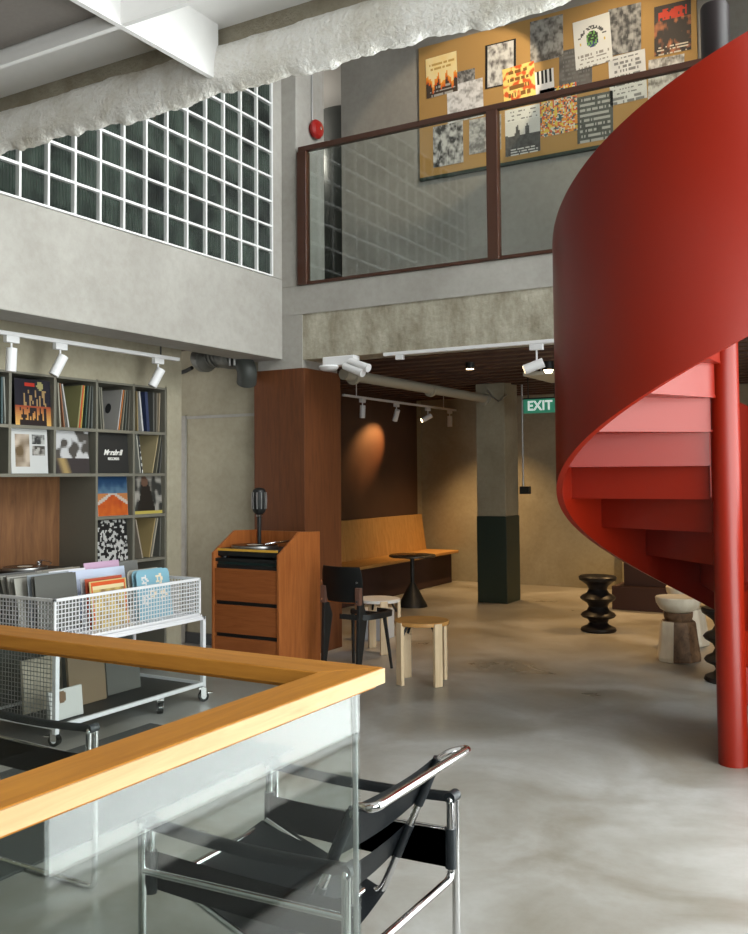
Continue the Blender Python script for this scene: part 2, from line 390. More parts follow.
# walls of the ground floor, left: record shelf niche
m = MB()
m.box(-5.6, -5.50, -1.7, 5.95, 0, 2.86)
m.box(-5.50, -5.10, -1.7, 5.95, 2.215, 2.86)
m.box(-5.50, -5.10, 5.765, 5.95, 0, 2.215)
struct('wall_shelf', m, CONC_DK, 'plaster wall with the niche that holds the record shelf')
m = MB(); m.box(-6.4, -4.843, 6.7, 6.85, 0, 2.86); m.box(-6.5, -6.4, 5.9, 12.6, 0, 2.86)
struct('wall_recess', m, CONC_DK, 'plaster wall behind the record player cabinet')
m = MB(); m.box(-5.74, -5.68, 6.675, 6.7, .0, 2.06); m.box(-5.68, -4.845, 6.688, 6.7, 2.03, 2.055)
struct('trim_1', m, CONC, 'plaster trim of the blocked doorway')
m = MB(); m.box(-6.38, -4.85, 6.68, 6.7, 0, .10); struct('baseboard_recess', m, BLACKG, 'dark baseboard behind the cabinet')
# rear room
m = MB(); m.box(-6.5, XR, 12.42, 12.6, 0, 2.86); m.box(-3.2, XR, 12.3, 12.42, 0, 2.86)
struct('wall_rear', m, CONC_DK, 'plaster rear wall of the ground floor')
m = MB(); m.box(-6.10, -6.04, 7.6, 12.15, .90, 2.62); struct('wall_panel_dark', m, DKPANEL, 'dark brown wall panel above the wooden bench')
m = MB(); m.box(-6.5, -6.10, 6.85, 12.42, 0, 2.86); struct('wall_rear_left', m, CONC_DK, 'plaster wall behind the bench')
m = MB(); m.box(-6.4, XR, YB+.3, 12.42, 2.66, 2.86); m.box(-6.4, XBB, -1.7, YB+.3, 2.66, 2.86)
y = 7.1
while y < 12.3: m.box(-6.4, XR, y, y+.12, 2.58, 2.66); y += .3
struct('ceiling_rear', m, DARKDECK, 'dark ribbed steel deck ceiling of the rear room')
m = MB(); m.box(-4.42, -4.06, 10.47, 10.9, 1.014, 2.66); struct('column_rear', m, CONC_DK, 'upper plaster part of the rear column', bevel=.008)
m = MB(); m.box(-4.425, -4.055, 10.465, 10.905, 0, 1.014); struct('column_rear_dado', m, DKGREEN, 'dark green painted foot of the rear column', bevel=.006)
# right wall: glazed front, light comes in here
WY0, WY1, WZ0, WZ1 = 2.40, 6.3, .0, 2.72
UY0, UY1, UZ0, UZ1 = 2.9, 6.2, 3.4, 5.9
m = MB()
def wall_hole(m, x0, x1, y0, y1, z0, z1, holes):
    ys_ = sorted({y0, y1, *[h[0] for h in holes], *[h[1] for h in holes]}); zs = sorted({z0, z1, *[h[2] for h in holes], *[h[3] for h in holes]})
    for a, b in zip(ys_, ys_[1:]):
        for c, d in zip(zs, zs[1:]):
            if any(h[0] <= a and b <= h[1] and h[2] <= c and d <= h[3] for h in holes): continue
            m.box(x0, x1, a, b, c, d)
wall_hole(m, XR, XR+.16, WY0-.001, 12.6, -.25, ZC, [(WY0, WY1, WZ0, WZ1), (UY0, UY1, UZ0, UZ1)])
m.box(XR, XR+.16, -1.7, WY0-.001, 3.0, ZC)
struct('wall_right', m, PLASTER_W, 'white plaster wall with the shop windows')
m = MB(); wall_hole(m, XR, XR+.16, -1.7, WY0-.001, -.25, 3.0, [(-1.0, 1.9, 1.1, 2.72)]); struct('wall_right_entrance', m, DKGREEN, 'dark green wall beside the entrance')
def window(n, y0, y1, z0, z1, k, label):
    m = MB(); r = .035 if n > 2 else .014
    m.box(XR+.005, XR+.08, y0, y0+r, z0, z1); m.box(XR+.03, XR+.10, y1-r, y1, z0, z1); m.box(XR+.03, XR+.10, y0+r, y1-r, z0, z0+r); m.box(XR+.03, XR+.10, y0+r, y1-r, z1-r, z1)
    for i in range(1, k): yy = y0+(y1-y0)*i/k; m.box(XR+.035, XR+.095, yy-.02, yy+.02, z0+r, z1-r)
    w = m.build('window_%d' % n, WHITEM); tag(w, label, 'window', kind='structure')
    MB().box(XR+.06, XR+.066, y0+r, y1-r, z0+r, z1-r).build('pane', GLASS, w)
window(2, WY0, WY1, WZ0, WZ1, 1, 'tall shop window in the right wall')
window(3, UY0, UY1, UZ0, UZ1, 3, 'upper window in the right wall')
window(4, -1.0, 1.9, 1.1, 2.72, 2, 'high window beside the entrance')
m = MB(); m.box(-6.5, XR, -1.85, -1.7, -.25, 2.98); m.box(XBB, XR, -1.85, -1.7, 2.98, ZC); struct('wall_front', m, PLASTER_W, 'white plaster wall behind the camera')
m = MB(); m.box(-8.3, XR, 12.6, 12.7, ZF2, ZC); struct('wall_upper_rear_far', m, CONC, 'far plaster wall upstairs')
m = MB(); m.box(-5.381, XR, 9.0, 9.15, ZF2, ZC); struct('wall_upper_back', m, CONC, 'plaster wall upstairs behind the cork board')
# entrance ceiling with deep white fins, rough concrete beam
m = MB(); m.box(XBB, XR, -1.7, 2.62, 2.98, 3.1); struct('ceiling_entrance', m, WHITE, 'white ceiling above the fins')
m = MB()
m.box(-1.920, -1.902, -1.7, 2.40, 2.795, 2.98)
m.box(-3.66, -3.624, -1.7, 2.40, 2.795, 2.98); m.box(-.2, -.164, -1.7, 2.40, 2.795, 2.98)
m.box(XBB, XR, 1.955, 1.973, 2.796, 2.98); m.box(XBB, XR, .3, .336, 2.796, 2.98)
struct('trim_fins', m, WHITE, 'crossing white ceiling fins')
m = MB(); m.box(-3.60, -1.93, .36, 1.945, 2.84, 2.88); struct('trim_coffer_shade', m, plain('coffer_shade_taupe', (.19, .17, .155), .8, var=.1), 'added taupe panel standing for the shade in the coffer between the fins')  # added panel; its taupe stands for the shade in this coffer
m = MB(); nx = 420; x0, x1 = XB-.1, XR
prof = [(2.43, 2.985, 0), (2.425, 2.915, 0), (2.395, 2.905, 1), (2.385, 2.88, 1.), (2.38, 2.84, 1), (2.378, 2.80, 1), (2.38, 2.76, 1), (2.395, 2.748, 1.2), (2.412, 2.742, 1.3), (2.45, 2.80, .3), (2.56, 2.87, 0), (2.60, 2.985, 0)]
rows = []
for i in range(nx+1):
    x = x0+(x1-x0)*i/nx; row = []
    for j, (yy, zz, a) in enumerate(prof):
        p = Vector((x, yy, zz)); q = Vector((x*6, yy*6, zz*9))
        dn = noise.noise(q)*.003+noise.noise(q*3.1)*.003+noise.noise(q*9)*.003
        dz = (noise.noise(Vector((x*5, 3.3, 0)))*.016+noise.noise(Vector((x*17, 1.3, 0)))*.009+noise.noise(Vector((x*46, 5.3, 0)))*.005) if j in (6, 7, 8) else noise.noise(Vector((x*7+j, 9, 0)))*.008
        if a: p.y += dn*a*1.3; p.z += dz*a
        row.append(m.bm.verts.new(p))
    rows.append(row)
for A, B in zip(rows, rows[1:]):
    for j in range(len(prof)):
        k = (j+1) % len(prof); f = m.bm.faces.new((A[j], A[k], B[k], B[j])); f.material_index = 1 if j in (0, 1) else 0
m.bm.faces.new(rows[0]); m.bm.faces.new(rows[-1][::-1])
o = struct('beam_rough', m, [ROUGH, TAN], 'rough hacked concrete edge beam above the entrance')
for p in o.data.polygons: p.use_smooth = True
# landing from the stair head to the upper floor (to the right of the frame)
m = MB(); m.box(-.55, XR, 5.75, YB, 2.96, ZF2+.03); struct('floor_landing', m, CONC, 'landing slab at the head of the red stair')

# ================================================================== LIGHT FITTINGS AND CEILING OBJECTS
def spot_lamp(parent, at, aim, size=1.0, lens=LAMPOFF, r=.034, L=.15, drop=.13, axis='y'):
    """adapter, stem and cylinder head as parts of a track light; returns head centre and direction"""
    at = Vector(at); aim = Vector(aim).normalized()
    m = MB()
    if axis == 'y': m.box(at.x-.018, at.x+.018, at.y-.05, at.y+.05, at.z-.045, at.z-.002)
    else: m.box(at.x-.05, at.x+.05, at.y-.018, at.y+.018, at.z-.045, at.z-.002)
    m.build('adapter', TRACKW, parent, bevel=.003)
    piv = at-Vector((0, 0, .045+drop-.045))
    MB().cyl(at-Vector((0, 0, .04)), piv, .007, seg=10).build('stem', TRACKW, parent, True)
    a, b = piv-aim*L*.35, piv+aim*L*.65
    h = MB().cyl(a, b, r, seg=24).build('lamp_head', TRACKW, parent, True, bevel=.003); 
    MB().cyl(b-aim*.002, b+aim*.0015, r*.82, seg=24).build('lens', lens, h, True)
    return b
LT = empty('track_light', (-4.85, 4.6, 2.40), 'white track light with three heads above the record shelf', 'lamp')
MB().box(-4.867, -4.833, 2.9, 5.62, 2.398, 2.425).build('track', TRACKW, LT, bevel=.003)
for y in (3.3, 5.42): MB().cyl((-4.85, y, 2.42), (-4.85, y, 2.66), .006).build('hanger', BLACK, LT)
LTH = []
for y, aim in ((4.03, (-.05, .0, -1)), (4.43, (-.25, -.42, -1)), (5.39, (-.3, -.42, -1))):
    LTH.append((spot_lamp(LT, (-4.85, y, 2.40), aim), aim))
BT = empty('track_light', (-5.5, 10.9, 2.41), 'white track light with four heads above the wooden bench', 'lamp')
MB().box(-5.515, -5.485, 9.2, 12.3, 2.405, 2.43).build('track', TRACKW, BT)
for y in (9.5, 11.9): MB().cyl((-5.5, y, 2.43), (-5.5, y, 2.59), .006).build('hanger', TRACKW, BT)
BTH = []
for y, aim, ln in ((9.64, (-.05, 0, -1), LAMPOFF), (10.5, (-.35, .2, -.8), LAMPOFF), (11.4, (-.54, -.52, -.38), LAMPW), (12.1, (0, 0, -1), LAMPOFF)):
    BTH.append((spot_lamp(BT, (-5.5, y, 2.405), aim, lens=ln), aim))
FT = empty('track_light', (-2.6, 6.57, 2.47), 'white track light on the underside of the balcony beam', 'lamp')
MB().box(-3.57, -1.2, 6.595, 6.635, 2.45, 2.477).build('track', TRACKW, FT, bevel=.003)
m = MB(); m.box(-3.46, -3.40, 6.595, 6.635, 2.415, 2.45); m.build('adapter', TRACKW, FT)
FTB = spot_lamp(FT, (-2.31, 6.615, 2.452), (-.85, -.25, -.32), lens=LAMPW, r=.036, L=.15, drop=.155, axis='x')
# twin head emergency light and smoke detector at the wooden column
e = empty('emergency_light', (-3.95, 6.57, 2.40), 'white twin head emergency light at the top of the wooden column', 'lamp')
MB().box(-4.12, -3.82, 6.56, 6.66, 2.40, 2.477).build('housing', TRACKW, e, bevel=.008)
for dx, dz in ((0, 0), (.05, .035)):
    MB().cyl((-3.89+dx, 6.53, 2.385+dz), (-3.70+dx, 6.50, 2.315+dz), .028, .034, seg=20).build('lamp_head', TRACKW, e, True)
o = MB().lathe([(0, 0), (.075, 0), (.082, -.014), (.070, -.03), (.05, -.042), (0, -.045)], (-4.02, 6.50, 2.395)).build('smoke_detector', TRACKW, None, True)
m = MB(); m.box(-4.06, -3.98, 6.50, 6.56, 2.39, 2.40); tag(rebase(o, (-4.02, 6.5, 2.35)), 'round white detector below the twin head emergency light', 'detector'); m.build('bracket', TRACKW, o)
# ceiling panel light and small spot
e = empty('ceiling_light', (-2.85, 9.5, 2.50), 'pale flat panel light under the dark rear ceiling, beside the red stair', 'lamp')
MB().box(-3.31, -2.4, 9.06, 9.94, 2.49, 2.53).build('housing', plain('pale_panel', (.62, .6, .52), .5), e, bevel=.004)
for x, y in ((-3.15, 9.15), (-2.55, 9.15), (-3.15, 9.85), (-2.55, 9.85)): MB().cyl((x, y, 2.53), (x, y, 2.66), .006).build('hanger', TRACKW, e)
e = empty('downlight', (-2.94, 8.75, 2.56), 'small lit downlight on the dark ceiling beside the red stair', 'lamp')
MB().cyl((-2.94, 8.75, 2.585), (-2.94, 8.75, 2.50), .05).build('housing', BLACK, e, True); MB().cyl((-2.94, 8.75, 2.50), (-2.94, 8.75, 2.47), .047, .03).build('lens', LAMPW, e, True)
# pipe under the rear ceiling
m = MB(); m.tube([(-4.27, 7.15, 2.40), (-4.27, 10.30, 2.40), (-4.27, 10.47, 2.40)], .05, seg=20)
for y in (7.3, 8.9, 10.35): m.cyl((-4.27, y, 2.38), (-4.27, y+.04, 2.38), .062)
o = m.build('ceiling_pipe', plain('beige_pipe', (.36, .33, .26), .7), None, True); tag(o, 'beige pipe running under the dark ceiling to the rear column', 'pipe')
m = MB(); m.tube([(-3.98, 10.85, 2.6), (-3.98, 10.85, 1.36)], .011); m.tube([(-4.02, 10.46, 2.44), (-4.12, 10.455, 2.36), (-4.2, 10.455, 2.42), (-4.26, 10.455, 2.5)], .008)
o = m.build('conduit', STEEL, None, True); tag(o, 'thin grey conduit down the rear column to a black socket', 'conduit')
MB().box(-4.02, -3.90, 10.82, 10.9, 1.27, 1.36).build('socket_box', BLACK, o, bevel=.005)
# exit sign
e = empty('exit_sign', (-3.42, 10.0, 2.26), 'green illuminated EXIT sign hanging beside the red stair', 'sign')
MB().box(-3.65, -3.27, 9.985, 10.02, 2.175, 2.33).build('sign_face', GREENP, e, bevel=.004)
MB().box(-3.66, -3.26, 9.99, 10.03, 2.33, 2.345).build('housing', BLACK, e)
for x in (-3.6, -3.3): MB().cyl((x, 10.01, 2.345), (x, 10.01, 2.58), .006).build('hanger', BLACK, e)
def text_obj(name, body, size, mat, loc, rot, parent, bold=.0, xs=1.0, ext=.0015):
    c = bpy.data.curves.new(name, 'FONT'); c.body = body; c.size = size; c.align_x = 'CENTER'; c.align_y = 'CENTER'; c.extrude = ext; c.offset = bold
    c.space_character = 1.05
    tmp = bpy.data.objects.new(name+'_tmp', c); COL.objects.link(tmp)
    dg = bpy.context.evaluated_depsgraph_get(); me = bpy.data.meshes.new_from_object(tmp.evaluated_get(dg))
    bpy.data.objects.remove(tmp); o = bpy.data.objects.new(name, me); me.materials.clear(); me.materials.append(mat); COL.objects.link(o)
    mm = Matrix.Translation(Vector(loc)) @ rot.to_4x4() @ Matrix.Diagonal((xs, 1, 1, 1))
    me.transform(W[parent.name].inverted() @ mm); o.parent = parent
    return o
RY = Matrix(((1, 0, 0), (0, 0, -1), (0, 1, 0)))    # text facing -Y
RXp = Matrix(((0, 0, 1), (1, 0, 0), (0, 1, 0)))    # text facing +X, reading along +Y
text_obj('lettering', 'EXIT', .145, EXITW, (-3.46, 9.982, 2.252), RY, e, bold=.004, xs=.92)
# flexible duct under the left beam
e = empty('air_duct', (-5.0, 6.42, 2.5), 'dark ribbed air duct between the beam and the wooden column', 'duct')
m = MB(); pts = []
for i in range(60):
    tt = i/59; pts.append(Vector((-5.32+.37*tt, 6.45, 2.53-.015*math.sin(tt*9))))
rings = []
for i, p in enumerate(pts):
    r = .12+(.010 if i % 6 < 3 else -.006)+.01*math.sin(i*.23)
    rings.append([m.bm.verts.new(p+Vector((.02*math.sin(i*.9), math.cos(2*PI*k/24)*r, math.sin(2*PI*k/24)*r*.72))) for k in range(24)])
for A, B in zip(rings, rings[1:]):
    for k in range(24): m.bm.faces.new((A[k], A[(k+1) % 24], B[(k+1) % 24], B[k]))
m.bm.faces.new(rings[0]); m.bm.faces.new(rings[-1][::-1])
m.build('duct_sleeve', DUCTM, e, True)
MB().tube([(-4.97, 6.45, 2.54), (-4.86, 6.45, 2.50), (-4.80, 6.45, 2.40), (-4.85, 6.50, 2.30)], .085, seg=20, rad=.08).build('elbow', plain('dark_elbow', (.05, .055, .05), .5), e, True)
for x in (-4.92, -4.87): MB().cyl((x, 6.36, 2.44), (x, 6.36, 2.66), .010).build('valve_pipe', STEEL, e, True)
o = MB().tube([(-5.9, 6.6, 2.46), (-5.6, 6.55, 2.44), (-5.45, 6.5, 2.47)], .018, rad=.1).build('cable', BLACK, None, True); tag(o, 'dark cable running along the wall into the air duct', 'cable')
# fire bell
e = empty('fire_alarm_bell', (-4.39, 6.86, 4.45), 'red round fire alarm bell on the upstairs column', 'alarm')
RX90 = Matrix.Rotation(PI/2, 4, 'Y')
MB().lathe([(0, 0), (.06, 0), (.06, .02), (.082, .028), (.084, .05), (.065, .074), (.02, .084), (0, .084)], m=Matrix.Translation((-4.393, 6.86, 4.52)) @ RX90).build('gong', REDBELL, e, True)
MB().cyl((-4.315, 6.86, 4.52), (-4.305, 6.86, 4.52), .014).build('bolt', CHROME, e, True)
MB().cyl((-4.385, 6.84, 4.60), (-4.385, 6.84, 6.3), .009).build('conduit', STEEL, e, True)
# dark armchair-like round top upstairs between column and wall
m = MB(); m.lathe([(.0, 0), (.42, 0), (.45, .1), (.45, 2.95), (.40, 3.05), (.25, 3.12), (0, 3.15)], (-6.15, 10.4, ZF2), seg=40)
o = m.build('water_tank', plain('dark_tank', (.03, .035, .035), .35), None, True); tag(rebase(o, (-6.15, 10.4, ZF2)), 'tall dark round-topped cylinder standing upstairs behind the column', 'tank')

# ================================================================== BALCONY RAILING AND CORK BOARD
e = empty('balcony_railing', (-2.6, 6.6, ZF2), 'brown framed glass railing on the upstairs balcony', 'railing')
MB().box(-4.365, -.3, 6.58, 6.63, 4.235, 4.282).build('top_rail', BROWNM, e, bevel=.005)
MB().box(-4.365, -.3, 6.585, 6.625, 3.102, 3.128).build('bottom_rail', BROWNM, e, bevel=.003)
for x0, x1 in ((-4.372, -4.28), (-2.665, -2.575), (-.95, -.86)): MB().box(x0, x1, 6.57, 6.64, 3.103, 4.236).build('post', BROWNM, e, bevel=.006)
for x0, x1 in ((-4.28, -2.685), (-2.565, -.95)): MB().box(x0, x1, 6.60, 6.61, 3.128, 4.235).build('glass_panel', GLASS, e)
YW = 9.0
e = empty('cork_board', (-3.0, YW-.02, 4.66), 'large cork notice board upstairs covered with posters', 'board')
MB().box(-4.39, -1.56, YW-.03, YW, 4.66, 6.075).build('cork_sheet', CORK, e)
MB().box(-4.39, -1.56, YW-.042, YW, 4.63, 4.66).build('bottom_frame', DKGREEN, e)
K = (.02, .02, .02); Wt = (.78, .78, .76); G5 = (.32, .32, .31); G2 = (.10, .10, .10)
def rowtext(u, v, n=8, dens=.55, k=1, lo=.06, hi=.94):
    r = int(v*n*2)
    if r % 2 or u < lo or u > hi: return False
    w = .25+.35*nz(r*.37, k, 3, k)
    return abs(u-.5) < w and nz(u*3, r*.9, 9, k) < dens
def a_flames(u, v):
    h = .42+.12*math.sin(u*21)+.06*math.sin(u*50)
    if v > h:
        c = mixc((.95, .72, .30), (.98, .86, .52), nz(u, v, 5)); 
        return (.62, .40, .12) if (.68 < v < .86 and rowtext(u, v, 9, .6, 2)) else c
    if v > h-.16: return mixc((.75, .10, .02), (.95, .42, .06), (v-h+.16)/.16)
    return (.45, .44, .42) if (v < .3 and rowtext(u, v, 10, .6, 3)) else (.07, .05, .04)
def a_collage(k, a=Wt, b=G2, th=.5, border=False):
    def f(u, v):
        if border and (u < .07 or u > .93 or v < .03 or v > .96): return K
        t = nz(u, v, 6, k); t = t*.6+nz(u, v, 15, k+1)*.4
        return mixc(b, a, (t-th)*3.4+.45)
    return f
def a_yellow(u, v):
    if rowtext(u, v, 5, .62, 5, .15, .85): return (.25, .12, .03)
    return mixc((.72, .12, .03), (.95, .72, .22), (nz(u, v, 7, 6)-.40)*9+(.3 if abs(u-.5) < .3 else 0))
def a_emblem(u, v):
    d = math.hypot((u-.5)/.17, (v-.56)/.17)
    if d < 1: return (.20, .45, .12) if nz(u, v, 30, 2) > .55 else ((.06, .08, .20) if v < .5 else (.05, .06, .05))
    if abs(math.hypot(u-.5, (v-.45)*1.1)-.38) < .035 and v > .62 and nz(u, v, 26, 4) > .42: return (.12, .12, .12)
    if v < .30 and rowtext(u, v, 13, .5, 7): return (.35, .33, .3)
    if (abs(u-.18) < .03 or abs(u-.82) < .03) and abs(v-.5) < .03: return (.7, .5, .1)
    return (.80, .80, .77)
def a_dark(k, c=(.07, .07, .065), t=(.45, .44, .4)):
    def f(u, v): return t if rowtext(u, v, 9, .58, k) else mixc(c, tuple(x*2.4 for x in c), nz(u, v, 5, k))
    return f
def a_white(k, ink=(.25, .25, .25)):
    def f(u, v): return ink if rowtext(u, v, 11, .55, k) else mixc((.66, .66, .65), (.80, .80, .79), nz(u, v, 5, k))
    return f
def a_redsk(u, v):
    if .70 < v < .93 and nz(u, v, 9, 3) > .42 and .1 < u < .9: return (.62, .06, .03)
    if v < .2 and rowtext(u, v, 14, .6, 8): return (.7, .62, .5)
    return mixc((.05, .04, .035), (.5, .18, .08), (nz(u, v, 8, 9)-.5)*4) if v < .7 else (.06, .05, .045)
def a_band(u, v):
    if v > .72: return (.2, .2, .2) if rowtext(u, v, 12, .45, 11) else (.74, .74, .72)
    if v < .14 and rowtext(u, v, 16, .65, 12): return (.75, .75, .73)
    top = .40+.22*max(0, math.cos((u-.35)*22))*(.15 < u < .85)+.05*nz(u, 0, 9)
    return mixc((.05, .05, .05), (.16, .16, .16), nz(u, v, 12)) if v < top else (.68, .68, .66)
def a_colour(u, v):
    t = nz(u, v, 11, 13); 
    return (.80, .60, .10) if t > .62 else ((.72, .13, .05) if t > .52 else ((.75, .72, .6) if t > .45 else ((.05, .12, .15) if t > .38 else (.85, .35, .06))))
def a_keys(u, v): return K if (v > .45 and int(u*9) % 2 and .1 < u < .9) else (.78, .78, .78)
posters = [
 ('cream poster with red flames at the left end of the cork board', (426, 55), (457, 95), a_flames, -1.5, 3),
 ('small grey poster tucked behind the pale collage poster', (457, 70), (475, 100), a_collage(21, (.4, .4, .4), G2), 0, 1),
 ('pale black and white collage poster just above the railing', (447, 82), (483, 120), a_collage(22, (.80, .80, .82), (.3, .3, .3), .42), -1, 2),
 ('tall pale portrait poster with black side borders', (485, 42), (516, 86), a_collage(23, (.72, .72, .70), (.15, .14, .14), .42, True), 1.0, 2),
 ('yellow and red printed poster left of the white barcode-like sheet', (503, 65), (535, 103), a_yellow, -2.5, 3),
 ('mottled grey photo poster at the top of the cork board', (530, 18), (563, 60), a_collage(25, (.42, .41, .38), (.12, .11, .10), .5), .5, 2),
 ('small white sheet printed with black bars', (535, 70), (554, 94), a_keys, -2, 2),
 ('dark text poster partly behind the white emblem poster', (559, 48), (592, 87), a_dark(26, (.09, .085, .08), (.2, .2, .19)), 1, 1),
 ('white poster with a dark green round emblem', (574, 17), (611, 66), a_emblem, -3, 4),
 ('grey photo poster above the white text poster', (608, 6), (641, 53), a_collage(27, (.45, .44, .42), (.08, .08, .08), .52), 1.2, 3),
 ('white text poster crossing the line of the top rail', (609, 53), (646, 102), a_white(28), -1.5, 2),
 ('black poster with red lettering at the right end of the cork board', (654, 3), (691, 53), a_redsk, 1, 2),
 ('pale grey photo sheet beside the red stair balustrade', (648, 57), (684, 99), a_collage(29, (.72, .70, .66), (.22, .2, .18), .45), 2, 2),
 ('multicoloured poster of small pictures seen behind the rail', (540, 86), (577, 134), a_colour, -1, 2),
 ('black poster with lines of white lettering at the lower right', (577, 94), (613, 141), a_dark(30, (.055, .06, .055), (.5, .5, .47)), .6, 2),
 ('white band photo poster just right of the railing post', (505, 107), (540, 154), a_band, 0, 2),
 ('black and white poster at the lower left of the cork board', (433, 124), (463, 165), a_collage(31, (.68, .68, .68), (.04, .04, .04), .5), 0, 2),
 ('grey mottled poster behind the railing post', (469, 117), (501, 152), a_collage(32, (.6, .6, .6), (.2, .2, .2), .48), 1, 1),
]
for lab, a, b, fn, rot, lay in posters:
    cxp, cyp = (a[0]+b[0])/2, (a[1]+b[1])/2
    yy = YW-.031-.002*lay
    c = P(cxp, cyp, Y=yy); w = (P(b[0], cyp, Y=yy)-P(a[0], cyp, Y=yy)).x; h = (P(cxp, a[1], Y=yy)-P(cxp, b[1], Y=yy)).z
    o = empty('poster', (c.x, yy, c.z), lab, 'poster', 'posters pinned to the cork board')
    R_ = Matrix.Translation(c) @ Matrix.Rotation(math.radians(rot), 4, 'Y')
    MB().box(-w/2, w/2, 0, .0015, -h/2, h/2, m=R_).build('paper', Wt and plain('poster_paper_%d' % len(MATS), (.7, .69, .66), .7), o)
    og = R_ @ Vector((-w/2, -.0, -h/2)); du = (R_.to_3x3() @ Vector((w, 0, 0))); dv = R_.to_3x3() @ Vector((0, 0, h))
    art_obj('print', og, du, dv, 26, 36, fn, o)
# ================================================================== RED SPIRAL STAIR
SX, SY, SR, SZ, SK = -.825, 5.279, .868, 1.976, .4503
def sp(r, ph, z): return Vector((SX-r*math.sin(ph), SY-r*math.cos(ph), z))
st = empty('spiral_staircase', (SX, SY, 0), 'red steel spiral staircase with a solid curved balustrade round a red column', 'staircase')
m = MB(); n = 220; a0, a1 = math.radians(-106), math.radians(283); rows = []
for i in range(n+1):
    ph = a0+(a1-a0)*i/n; zl = max(0.0, SZ-SK*ph); zt = max(.9, SZ-SK*ph+1.341)
    R1, R0 = SR, SR-.032
    rows.append([m.bm.verts.new(p) for p in (sp(R1, ph, zl), sp(R1, ph, zl*.66+zt*.34), sp(R1, ph, zl*.33+zt*.67), sp(R1, ph, zt), sp(R0, ph, zt), sp(R0, ph, zl*.33+zt*.67), sp(R0, ph, zl*.66+zt*.34), sp(R0, ph, zl))])
for A, B in zip(rows, rows[1:]):
    for j in range(8): m.bm.faces.new((A[j], A[(j+1) % 8], B[(j+1) % 8], B[j]))
m.bm.faces.new(rows[0]); m.bm.faces.new(rows[-1][::-1])
m.build('balustrade', RED, st, True)
MB().cyl((SX, SY, 0), (SX, SY, 3.3), .073, seg=48).build('newel_post', RED, st, True)
MB().lathe([(.073, 3.3), (.0735, 3.31), (.0735, 3.985), (.066, 4.0), (.03, 4.012), (0, 4.013)], (SX, SY, 0), 48).build('newel_top', plain('dark_newel_top', (.016, .011, .011), .45, spec=.25), st, True)  # upper length of the newel, near black above the red
for j in range(18):
    ph = math.radians(-110+22.5*j); zt = 3.143-.1768*j; zb = max(0, zt-.1768); d = math.radians(22.5)
    m = MB(); q = 8; th = .012
    # riser
    def quad(p): return [m.bm.verts.new(x) for x in p]
    e = .008
    A = quad((sp(.082, ph, zb), sp(SR-.03, ph, zb), sp(SR-.03, ph, zt), sp(.082, ph, zt)))
    t_ = Vector((math.cos(ph), -math.sin(ph), 0))*-e
    B = quad([v.co+t_ for v in A])
    m.bm.faces.new(A); m.bm.faces.new(B[::-1])
    for k in range(4): m.bm.faces.new((A[k], B[k], B[(k+1) % 4], A[(k+1) % 4]))
    # tread, from this riser up to the next
    top = []; bot = []
    for k in range(q+1):
        a = ph-d*k/q+.012*(k == 0)
        top.append(a)
    outer = [sp(SR-.03, a, zt) for a in top]; inner = [sp(.06, a, zt) for a in top]
    vo = [m.bm.verts.new(p) for p in outer]; vi = [m.bm.verts.new(p) for p in inner]
    wo = [m.bm.verts.new(p-Vector((0, 0, th))) for p in outer]; wi = [m.bm.verts.new(p-Vector((0, 0, th))) for p in inner]
    for k in range(q):
        m.bm.faces.new((vo[k], vo[k+1], vi[k+1], vi[k])); m.bm.faces.new((wo[k+1], wo[k], wi[k], wi[k+1]))
        m.bm.faces.new((vo[k], wo[k], wo[k+1], vo[k+1])); m.bm.faces.new((vi[k+1], wi[k+1], wi[k], vi[k]))
    m.bm.faces.new((vo[0], vi[0], wi[0], wo[0])); m.bm.faces.new((vo[-1], wo[-1], wi[-1], vi[-1]))
    m.build('step', RED, st)

# ================================================================== GLASS BALUSTRADE WITH OAK RAIL
e = empty('glass_balustrade', (-1.0, 1.70, 0), 'clear glass balustrade with an oak handrail round the stairwell', 'balustrade')
m = MB()
def rail_run(m, pts_out, pts_in, z0, z1, lip):
    A = [m.bm.verts.new((*p, z1)) for p in pts_out+pts_in[::-1]]; B = [m.bm.verts.new((*p, z0)) for p in pts_out+pts_in[::-1]]
    m.bm.faces.new(A); m.bm.faces.new(B[::-1]); n = len(A)
    for i in range(n): m.bm.faces.new((A[i], B[i], B[(i+1) % n], A[(i+1) % n]))
rail_run(m, [(-.956, -1.2), (-.956, 1.758)], [(-1.050, -1.2), (-1.050, 1.647)], 1.066, 1.10, 0)
m.box(-1.04, -.968, -1.2, 1.745, 1.058, 1.066)
hr = m.build('handrail', OAK_Y, e, bevel=.003)
MB().box(-.9562, -.9535, -1.2, 1.757, 1.068, 1.0985).build('lit_edge_strip', OAKLIT, hr)  # added pale strip: the window light on the rail's outer side as colour
m = MB(); rail_run(m, [(-4.2, 1.758), (-.957, 1.758)], [(-4.2, 1.647), (-1.051, 1.647)], 1.0661, 1.0998, 0)
m.box(-4.2, -.97, 1.66, 1.745, 1.058, 1.066)
m.build('handrail', OAK_X, e, bevel=.003)
MB().box(-1.006, -.994, -1.2, 1.722, -.2, 1.07).build('glass_panel', GLASS, e, bevel=.001)
MB().box(-2.6, -1.010, 1.700, 1.712, -.2, 1.07).build('glass_panel', GLASS, e, bevel=.001)
MB().box(-4.2, -2.606, 1.700, 1.712, -.2, 1.07).build('glass_panel', GLASS, e, bevel=.001)
m = MB(); m.cyl((-1.004, 1.7175, 0), (-1.004, 1.7175, 1.06), .006, seg=10); m.build('corner_joint', plain('clear_silicone_joint', (.45, .48, .46), .15, trans=.6), e, True)
e = empty('stair_handrail', (-4.0, .3, -1.0), 'brown wooden handrail sloping down inside the stairwell', 'handrail')
